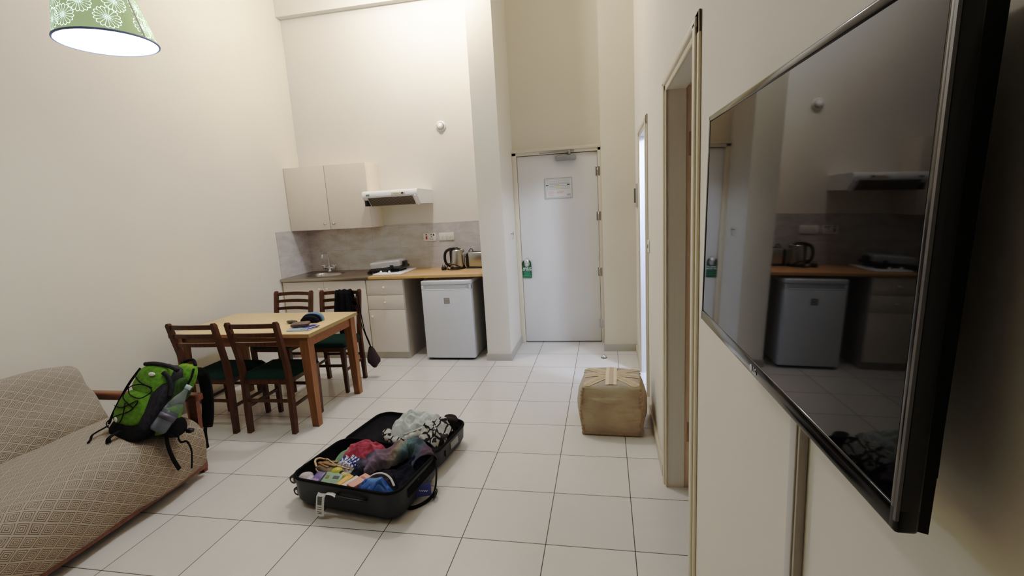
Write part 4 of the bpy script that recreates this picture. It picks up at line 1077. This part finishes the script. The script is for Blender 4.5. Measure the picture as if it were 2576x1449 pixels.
cloth('pink_shirt', 'washed pink shirt lying on the printed garment in the suitcase', 'shirt', M_pink, MF, (-.12, .14), (.115, .115), .12, 6.4, .07, -.35, 4, .02, 3.2)
def jeans(u, v):
    P = catmull([(-.06, .0, .15), (.0, .05, .185), (.07, .09, .20), (.14, .135, .225), (.19, .165, .24), (.245, .16, .215), (.30, .12, .185)], 8)
    s = u*(len(P)-1); i = min(int(s), len(P)-2); p = P[i].lerp(P[i+1], s-i)
    w = .085*(1-.35*u)+.012; a = (v-.5)*PI*1.15
    t_ = (P[min(i+1, len(P)-1)]-P[i]).normalized(); nrm = Vector((-t_.y, t_.x, 0)).normalized()
    q = p + nrm*(w*math.sin(a)) + Vector((0, 0, .05*math.cos(a)-.045))
    q += Vector((0, 0, 1))*(.014*nz(q.x*22, q.y*26, 3) + .010*(1-abs(nz(u*13+v*2, v*3, 5)))**5) + nrm*.014*nz(u*7, v*4, 2)
    q.z += .008*math.sin(u*26+v*3)*math.cos(a)
    return MF @ q
b = B(); b.grid(jeans, 96, 44)
kj = NT('faded_multicolour_cloth'); co = kj.coord(); n1 = kj.noise(11, 3, co); n2 = kj.noise(6, 2, kj.mapping(co, (1, 1, 1), (1, 2, 0)))
sx = kj.n('ShaderNodeSeparateXYZ'); kj.l(co, sx.inputs[0])
tt = kj.math('ADD', kj.math('DIVIDE', kj.math('ADD', sx.outputs[0], .2), .4), kj.math('MULTIPLY', kj.math('SUBTRACT', n1, .5), .35))
kj.set(kj.ramp(tt, [(.08, rgb(58, 56, 72)), (.25, rgb(104, 94, 108)), (.42, rgb(92, 80, 88)), (.55, rgb(120, 112, 98)), (.68, rgb(78, 100, 104)), (.82, rgb(72, 82, 92)), (.95, rgb(84, 72, 84))]), .92, 0, .15); kj.bump(kj.math('ADD', n2, kj.noise(40, 4, co)), .4, .01)
tag(b.obj('jeans', kj.m, thick=.005), 'faded purple grey and teal trousers heaped across the top of the packed clothes', 'trousers')
cloth('jeans_waist', 'dark navy waistband part beside the pink shirt', 'trousers', fabric('dark_navy_cloth', rgb(30, 33, 46), None, 12), MF, (-.005, -.02), (.045, .12), .115, 9.9, .05, -.35, 4, .012)
# toiletry bag (clear, tan edge) with its contents
wb = thing('toiletry_bag', 'clear wash bag with tan trim and yellow bottles inside', 'toiletry bag', MF @ Vector((-.16, -.06, .1)))
Mw = MF @ Matrix.Translation((-.165, -.055, .13)) @ Matrix.Rotation(-.20, 4, 'Z')
kc = NT('smoky_clear_vinyl'); kc.set(rgb(150, 136, 112), .15, 0, .5); kc.b.inputs['Alpha'].default_value = .38
b = B(); b.ell(Mw @ Vector((0, 0, 0)), (.135, .055, .036), 30, 14, Mw.to_3x3(), .6, .08, 20); b.obj('pouch', kc.m, wb)
M_tan = plain('tan_trim', rgb(196, 164, 124), .5)
b = B(); b.sweep([Mw @ Vector((.137*math.copysign(abs(math.cos(a))**.6, math.cos(a)), .056*math.copysign(abs(math.sin(a))**.6, math.sin(a)), .006)) for a in [2*PI*i/40 for i in range(40)]], .004, 8, True)
b.sweep(catmull([Mw @ Vector(p) for p in ((-.13, .03, .03), (-.09, .02, .045), (.0, .0, .044), (.10, .01, .036))], 6), .003, 6)
b.sweep(catmull([Mw @ Vector(p) for p in ((-.125, .04, .02), (-.15, .01, .04), (-.135, -.03, .05), (-.10, -.05, .03))], 6), .006, 6); b.obj('trim', M_tan, wb)
tb = thing('bottle', 'small yellow toiletry bottle inside the clear wash bag', 'bottle', Mw @ Vector((.04, -.01, 0)))
b = B(); b.ell(Mw @ Vector((.045, -.028, .024)), (.034, .03, .026), 20, 12); b.obj('body', plain('yellow_soap', rgb(176, 164, 40), .3, 0, .1), tb)
b = B(); b.cyl(Mw @ Vector((.078, -.03, .024)), Mw @ Vector((.092, -.03, .024)), .018); b.obj('collar', M_blackm, tb)
tb = thing('tube', 'cream coloured tube at the right end of the wash bag', 'tube', Mw @ Vector((.11, -.02, 0)))
b = B(); b.cyl(Mw @ Vector((.093, -.03, .024)), Mw @ Vector((.132, -.034, .02)), .016); b.obj('body', plain('cream_tube', rgb(204, 180, 120), .4), tb)
tb = thing('brush', 'brown and tan objects at the left end inside the wash bag', 'toiletries', Mw @ Vector((-.07, 0, 0)))
b = B()
for i, (x, y, a) in enumerate(((-.09, .0, .3), (-.075, -.02, -.1), (-.06, .01, .6), (-.03, -.01, .1))):
    b.box(Mw @ Vector((x, y, .028+.004*i)), (.09, .02, .012), .004, Mw.to_3x3() @ Matrix.Rotation(a, 3, 'Z'))
b.obj('handles', plain('brown_wood_small', rgb(124, 92, 60), .5, 0, .3, 40), tb)
# row of packets along the front edge
Rz = Matrix.Rotation(SR, 3, 'Z')
def packet(name, label, cat, mat, x, y, z, d, rot=0, tilt=.5, bev=.006, extra=None):
    t_ = thing(name, label, cat, MF @ Vector((x, y, z-.03)))
    R_ = Rz @ Matrix.Rotation(rot, 3, 'Z') @ Matrix.Rotation(tilt, 3, 'X')
    b = B(); b.box(MF @ Vector((x, y, z)), d, bev, R_); m_ = b.obj('pack', mat, t_)
    if extra:
        for (ox, oy, w, h_, em) in extra:
            b = B(); b.box((MF @ Vector((x, y, z)))+R_ @ Vector((ox, oy, d[2]/2+.0008)), (w, h_, .0012), 0, R_); b.obj('print', em, t_)
M_prd = plain('dark_print', rgb(46, 54, 70), .5); M_prw = plain('pale_print', rgb(214, 206, 210), .5)
b = B(); b.ell(MF @ Vector((-.275, -.165, .14)), (.04, .038, .032), 24, 14, None, .9, .12, 20)
tag(b.obj('socks', fabric('pale_mauve_cotton', rgb(196, 180, 184), rgb(170, 154, 160), 20)), 'rolled pale socks in the front left corner of the suitcase', 'socks')
b = B(); b.ell(MF @ Vector((-.235, -.175, .135)), (.022, .03, .03), 18, 12, None, .9, .15, 20)
tag(b.obj('sock', fabric('white_cotton', rgb(206, 200, 210), rgb(180, 174, 186), 20)), 'small white cloth bundle beside the rolled pale socks', 'socks')
packet('purple_packet', 'purple packet standing beside the pale socks', 'packet', plain('purple_foil', rgb(82, 74, 122), .3, 0, .2, 30), -.195, -.16, .135, (.06, .085, .05), 0, .35, .008, [(.0, -.02, .04, .025, plain('lilac_print', rgb(150, 116, 170), .5))])
packet('green_packet', 'green printed packet in the front row of the suitcase', 'packet', plain('light_green_foil', rgb(112, 148, 112), .3, 0, .18, 30), -.115, -.15, .14, (.115, .10, .03), .1, .3, .01, [(.022, .012, .035, .018, M_prd), (-.03, .01, .018, .02, plain('brown_print', rgb(110, 96, 50), .5)), (.0, -.03, .02, .016, plain('grey_green_print', rgb(150, 160, 150), .5))])
packet('orange_packet', 'orange yellow packet next to the green one', 'packet', plain('orange_foil', rgb(206, 146, 56), .35, 0, .1, 30), -.03, -.155, .14, (.05, .105, .04), -.35, .25, .008, [(0, 0, .03, .06, plain('pale_orange_print', rgb(222, 172, 92), .5))])
packet('white_box', 'narrow white box between orange packet and pink box', 'box', plain('white_card', rgb(206, 200, 196), .5, 0, .06), .01, -.155, .142, (.035, .10, .036), -.35, .1, .003)
packet('foil_wrap', 'crumpled clear wrap in front of the white box', 'wrapper', plain('silver_wrap', rgb(190, 186, 180), .2, .4, .3, 60), .0, -.197, .142, (.07, .03, .02), .1, .4, .008)
packet('pink_box', 'small pink topped box lying in the front row', 'box', plain('pink_card', rgb(214, 146, 126), .45, 0, .08), .06, -.145, .152, (.058, .115, .034), -.35, .05, .003, [(.0, .025, .03, .012, plain('red_print', rgb(170, 84, 84), .5))])
cloth('blue_bag', 'bright blue plastic bag in the front right part of the suitcase', 'bag', plain('bright_blue_plastic', rgb(54, 98, 158), .3, 0, .15, 30), MF, (.165, -.16), (.105, .055), .125, 4.4, .055, .0, 6, .02)
b = B(); b.sweep(catmull([MF @ Vector(p) for p in ((.08, -.125, .155), (.12, -.098, .182), (.17, -.09, .19), (.22, -.10, .178), (.262, -.13, .155))], 6), .006, 8, flat=(1, .5))
tag(b.obj('cord', plain('pale_cord', rgb(190, 176, 172), .6)), 'pale flat cord looping over the blue bag', 'cord')
# garments on the rear half
cloth('sweatshirt', 'pale grey green sweatshirt heaped on the far half of the suitcase', 'sweatshirt', spread('pale_sage_fleece', rgb(166, 174, 170), rgb(196, 202, 196), 16), MR, (.045, .06), (.16, .135), .125, 2.8, HR-.04, .35, 4, .022, 2.4)
b = B(); b.sweep(catmull([MR @ Vector(p) for p in ((.03, -.075, .155), (.12, -.045, .185), (.16, .02, .195), (.165, .08, .20), (.15, .14, .185))], 7), .008, 10, flat=(1, .6))
tag(b.obj('collar_band', spread('white_binding', rgb(176, 180, 172), rgb(204, 206, 198), 20)), 'white bound edge curling up along the pale sweatshirt', 'clothing')
kz_ = NT('black_white_leaf_print'); wv = kz_.n('ShaderNodeTexVoronoi', feature='DISTANCE_TO_EDGE'); wv.inputs['Scale'].default_value = 17; kz_.l(kz_.mapping(kz_.coord(), (1, .55, 1), (0, 0, .6)), wv.inputs['Vector'])
nn_ = kz_.noise(9, 3, kz_.coord())
kz_.set(kz_.mix(kz_.math('GREATER_THAN', nn_, .60), kz_.ramp(wv.outputs['Distance'], [(.05, rgb(48, 44, 48)), (.085, rgb(186, 186, 178))]), rgb(66, 60, 62)), .9, 0, .1); kz_.bump(wv.outputs['Distance'], .2, .004)
cloth('blouse', 'black and white printed garment crumpled at the right of the pale sweatshirt', 'blouse', kz_.m, MR, (.195, .035), (.10, .14), .10, 7.7, HR-.04, .1, 7, .03, 2.4)
b = B()
P = catmull([(-.13, -.02, .12), (-.09, -.065, .118), (-.03, -.095, .118), (.05, -.115, .118), (.12, -.10, .12)], 6)
b.sweep([MR @ p for p in P], [.026*(1+.35*math.sin(i*1.9)) for i in range(len(P))], 12)
tag(b.obj('scarf', kz_.m), 'twisted pale patterned edge rolled along the front of the sweatshirt', 'clothing')
b = B()
P = catmull([(.06, -.10, .13), (.12, -.075, .15), (.18, -.05, .15), (.22, -.02, .14)], 5)
b.sweep([MR @ p for p in P], [.034-.0015*abs(i-6)+.006*math.sin(i*2.3) for i in range(len(P))], 14)
tag(b.obj('sleeve', spread('grey_white_jersey', rgb(150, 150, 142), rgb(196, 196, 188), 18)), 'grey white rolled sleeve at the front of the printed garment', 'clothing')
b = B(); b.ell(MR @ Vector((.235, .155, .150)), (.05, .062, .042), 28, 18, None, .7, .45, 22)
tag(b.obj('bag_pouch', fabric('dark_brown_black_cloth', rgb(48, 42, 38), None, 20)), 'dark brown black pouch behind the printed garment', 'pouch')

# ------------------------------------------------------------------ pouf
PW = Vector((-.258, -1.60)); 
t = thing('pouf', 'tan canvas cube pouf with a cream appliqued cross flag on top', 'pouf', (PW.x, PW.y, 0), -.03)
k = NT('tan_canvas'); co = k.coord(); n1 = k.noise(5, 5, co); n2 = k.noise(3, 4, k.mapping(co, (1.2, 1.2, 9)))
base = k.ramp(n1, [(.3, rgb(158, 145, 127)), (.7, rgb(182, 168, 149))]); base = k.mix(k.math('MULTIPLY', k.math('GREATER_THAN', n2, .6), .15), base, rgb(128, 98, 62))
k.set(base, .9, 0, .1); k.bump(k.math('ADD', n2, k.math('MULTIPLY', k.noise(300, 2, co), .4)), .5, .012); M_canvas = k.m
Mp = Matrix.Translation((PW.x, PW.y, 0)) @ Matrix.Rotation(-.03, 4, 'Z')
hx, hy, hh = .183, .175, .345
def pside(x, y, z):     # cube -> bulging cushion; x,y,z in -1..1
    bu = (1-z*z)
    px = x*(hx + .034*bu*(1-y*y)*abs(x) + .018*bu) ; py = y*(hy + .036*bu*(1-x*x)*abs(y) + .012*bu)
    zz = hh*.5*(z+1)
    if z > 0: zz += .014*(1-x*x)*(1-y*y)*z**4 - .012*(abs(x)*abs(y))**3*z**4
    w = .007*nz(px*9, py*9, zz*26) + .003*nz(px*30, py*30, zz*40)
    return Mp @ Vector((px+w*x, py+w*y, max(zz, .0)))
b = B(); N = 18
for ax_, s in ((0, -1), (0, 1), (1, -1), (1, 1), (2, -1), (2, 1)):
    def fn(u, v, ax_=ax_, s=s):
        p = [0, 0, 0]; q = [u*2-1, v*2-1]; k_ = 0
        for i in range(3):
            if i == ax_: p[i] = s
            else: p[i] = q[k_]; k_ += 1
        return pside(*p)
    b.grid(fn, N, N)
bmesh.ops.remove_doubles(b.bm, verts=b.bm.verts[:], dist=1e-5)
b.obj('body', M_canvas, t)
b = B()                                  # raised seams: vertical edges and base
for sx, sy in ((-1, -1), (1, -1), (1, 1), (-1, 1)):
    P = [Mp @ Vector((sx*(hx-.004+.016*(1-(2*z-1)**2)+.003*math.sin(z*90)), sy*(hy-.004+.012*(1-(2*z-1)**2)), .012+z*.315)) for z in [i/40 for i in range(41)]]
    b.sweep(P, [.0125+.0035*math.sin(i*1.9) for i in range(41)], 8)
P = [Mp @ Vector((x*(hx+.004), y*(hy+.004), .016)) for x, y in ((-1,-1),(-.5,-1.0),(0,-1.0),(.5,-1.0),(1,-1),(1,0),(1,1),(0,1),(-1,1),(-1,0))]
b.sweep(P, .0125, 8, True); b.obj('piped_seams', plain('brown_seam_canvas', rgb(158, 140, 116), .9, 0, .2, 30, .4, 200), t)
def ontop(x, y, o=.003): 
    p = pside(x/hx, y/hy, 1); return p + Vector((0, 0, o))
def strip(b, x0, y0, x1, y1, w, o=.003, n=10):
    d = Vector((x1-x0, y1-y0)).normalized(); nn = Vector((-d.y, d.x))*w/2
    def fn(u, v):
        x = x0+(x1-x0)*u+nn.x*(v*2-1); y = y0+(y1-y0)*u+nn.y*(v*2-1)
        x = max(-hx*.985, min(hx*.985, x)); y = max(-hy*.985, min(hy*.985, y))
        return ontop(x, y, o)
    b.grid(fn, n, 3)
M_cream = fabric('cream_canvas', rgb(208, 188, 152), rgb(190, 168, 130), 20, .9)
M_cream2 = fabric('sand_canvas', rgb(196, 176, 148), rgb(184, 162, 132), 20, .9)
b = B()
for sx, sy in ((-1, -1), (1, -1), (1, 1), (-1, 1)): strip(b, sx*.17, sy*.16, sx*.03, sy*.03, .068, .003)
strip(b, -.18, 0, .18, 0, .07, .004); b.obj('diagonal_bands', M_cream, t)
b = B()
for sx, sy in ((-1, -1), (1, -1), (1, 1), (-1, 1)): strip(b, sx*.165, sy*.155, sx*.03, sy*.03, .022, .0045)
strip(b, -.18, 0, .18, 0, .03, .0055); strip(b, .0, -.166, 0, .166, .03, .0062); b.obj('inner_bands', M_cream2, t)
b = B()
for s in (-1, 1): strip(b, s*.026, -.168, s*.026, .168, .022, .0057)
b.obj('cross_band', plain('light_cream_canvas', rgb(216, 200, 170), .9), t)
# floor door stop
t = thing('door_stop', 'small chrome dome door stop on the tiles near the entry', 'door stop', (-.315, -.165, 0))
b = B(); b.lathe([(0, 0), (.026, 0), (.026, .008), (.022, .02), (.012, .03), (0, .033)], (-.315, -.165, 0)); b.obj('dome', M_chrome, t)
b = B(); b.lathe([(.024, .001), (.029, .001), (.029, .006), (.024, .007)], (-.315, -.165, 0), cap=False); b.obj('ring', M_black, t)

# ------------------------------------------------------------------ television
TW, TH = .735, .445
yaw, tilt = .0216, -.0258
Ru = Matrix.Rotation(yaw, 3, 'Z')
tu = Ru @ Vector((0, -1, 0)); tn = Ru @ Vector((-math.cos(tilt), 0, -math.sin(tilt))); tv = Ru @ Vector((-math.sin(tilt), 0, math.cos(tilt)))
TC = Vector((-.0554, -4.0361, 1.4868))
def TP(u, v, n): return TC + tu*u + tv*v + tn*n
MT = Matrix((( tu.x, tv.x, tn.x, TC.x), (tu.y, tv.y, tn.y, TC.y), (tu.z, tv.z, tn.z, TC.z), (0, 0, 0, 1)))
tvt = thing('television', 'black flat television mounted on the right wall, reflecting the kitchen', 'television', (TC.x+.03, TC.y, 1.26))
M_tvb = plain('gloss_black_bezel', rgb(6, 6, 7), .12, 0, .1, spec=.3)
M_tvc = plain('black_tv_casing', rgb(5, 5, 6), .6, 0, .1, spec=.15)
R_tv = MT.to_3x3()
def tbox(b, u0, u1, v0, v1, n0, n1, bev=0): b.box(TP((u0+u1)/2, (v0+v1)/2, (n0+n1)/2), (u1-u0, v1-v0, n1-n0), bev, R_tv)
hw, hh_ = TW/2, TH/2
ks = NT('dark_glass_screen'); ks.b.inputs['Specular Tint'].default_value = (.80, .86, 1, 1); ks.set(rgb(5, 5, 7), .03, 0, .31); ks.b.inputs['IOR'].default_value = 1.45
b = B(); tbox(b, -hw+.013, hw-.012, -hh_+.024, hh_-.013, -.004, -.0012); b.obj('screen', ks.m, tvt)
b = B()
tbox(b, -hw, hw, -hh_, -hh_+.024, -.018, 0, .003); tbox(b, -hw, hw, hh_-.013, hh_, -.018, 0, .003); tbox(b, -hw, -hw+.013, -hh_, hh_, -.018, 0, .003); tbox(b, hw-.012, hw, -hh_, hh_, -.018, 0, .003)
b.obj('bezel', M_tvb, tvt)
b = B(); tbox(b, hw-.0025, hw+.0008, -hh_+.012, hh_, -.0015, .0012); b.obj('edge_strip', plain('grey_edge', rgb(92, 91, 92), .35, .2), tvt)
b = B()
V = [TP(*p) for p in ((-hw+.003, -hh_+.003, -.012), (hw-.003, -hh_+.003, -.012), (hw-.003, hh_-.003, -.012), (-hw+.003, hh_-.003, -.012), (-hw+.012, -hh_+.008, -.036), (hw-.008, -hh_-.004, -.030), (hw-.008, hh_-.008, -.036), (-hw+.012, hh_-.008, -.036))]
b.hexa([V[3], V[2], V[1], V[0], V[7], V[6], V[5], V[4]])
V = [TP(*p) for p in ((-hw+.06, -hh_+.045, -.034), (hw-.012, -hh_+.045, -.034), (hw-.012, hh_-.05, -.034), (-hw+.06, hh_-.05, -.034), (-hw+.10, -hh_+.09, -.058), (hw-.05, -hh_+.09, -.058), (hw-.05, hh_-.09, -.058), (-hw+.10, hh_-.09, -.058))]
b.hexa([V[3], V[2], V[1], V[0], V[7], V[6], V[5], V[4]]); b.obj('back_casing', M_tvc, tvt)
b = B(); tbox(b, -.06, .06, -.1, .1, -.0745, -.056); b.obj('wall_bracket', M_blackm, tvt)
M_logo = plain('logo_grey', rgb(188, 188, 190), .4)
lm = MT @ Matrix.Translation((.012, -hh_+.011, .0006))
text('LG', .013, M_logo, lm, 'logo', tvt, .0002, bold=.0003)
b = B(); b.cyl(TP(-.006, -hh_+.011, -.0005), TP(-.006, -hh_+.011, .0008), .0055, seg=20); b.obj('logo_disc', M_logo, tvt)
# cable trunking below it
b = B(); b.span((XR-.014, -4.05, 0), (XR, -4.012, 1.26), .002); b.span((XR-.017, -4.044, 0), (XR-.012, -4.018, 1.26), .002)
tag(b.obj('cable_trunking', plain('white_trunking', rgb(186, 181, 172), .45, 0, .03)), 'narrow white cable trunking running down the wall below the television', 'trunking')

# ------------------------------------------------------------------ light, camera
def light(name, kind, loc, energy, color, **kw):
    d = bpy.data.lights.new(name, kind); d.energy = energy; d.color = color
    for a, v in kw.items(): setattr(d, a, v)
    o = bpy.data.objects.new(name, d); C.objects.link(o); o.location = loc; return o
light('ceiling_lamp_light', 'POINT', (-1.95, -.83, 3.8), 42, (1, .988, 1.04), shadow_soft_size=.09)
light('pendant_light', 'POINT', (PC.x, PC.y, PZ+.03), 3.5, (.90, .96, 1), shadow_soft_size=.05)
o = light('bathroom_light', 'POINT', (.90, -1.66, 2.3), 62, (.70, .81, 1), shadow_soft_size=.1)
w = bpy.data.worlds.new('world'); bpy.context.scene.world = w; w.use_nodes = True
w.node_tree.nodes['Background'].inputs[0].default_value = (.5, .5, .5, 1); w.node_tree.nodes['Background'].inputs[1].default_value = .02

cam = bpy.data.cameras.new('camera'); co = bpy.data.objects.new('camera', cam); C.objects.link(co)
cam.sensor_width = 36; cam.lens = 1214.87*36/2576; cam.clip_start = .02
rx, rz, ro = [math.radians(a) for a in (80.04453, 11.15966, -3.26032)]
Rm = Matrix.Rotation(rz, 4, 'Z') @ Matrix.Rotation(rx, 4, 'X') @ Matrix.Rotation(ro, 4, 'Z')
co.matrix_world = Matrix.Translation((-.28237, -4.81006, 1.55061)) @ Rm
sce = bpy.context.scene; sce.camera = co
vs = sce.view_settings; vs.view_transform = 'Standard'; vs.look = 'None'; vs.exposure = 0; vs.gamma = 1
vs.use_curve_mapping = True                       # soft shoulder, like the phone's tone curve
cvs = vs.curve_mapping; crv = cvs.curves[3]
crv.points[0].location = (0, 0); crv.points[1].location = (1.0, 1.0)
for p in ((.012, .022), (.055, .17), (.09, .245), (.13, .32), (.18, .40), (.28, .53), (.39, .67), (.60, .88), (.78, .97)): crv.points.new(*p)
cvs.update()
sce.cycles.max_bounces = 10; sce.cycles.diffuse_bounces = 6; sce.cycles.sample_clamp_indirect = 4
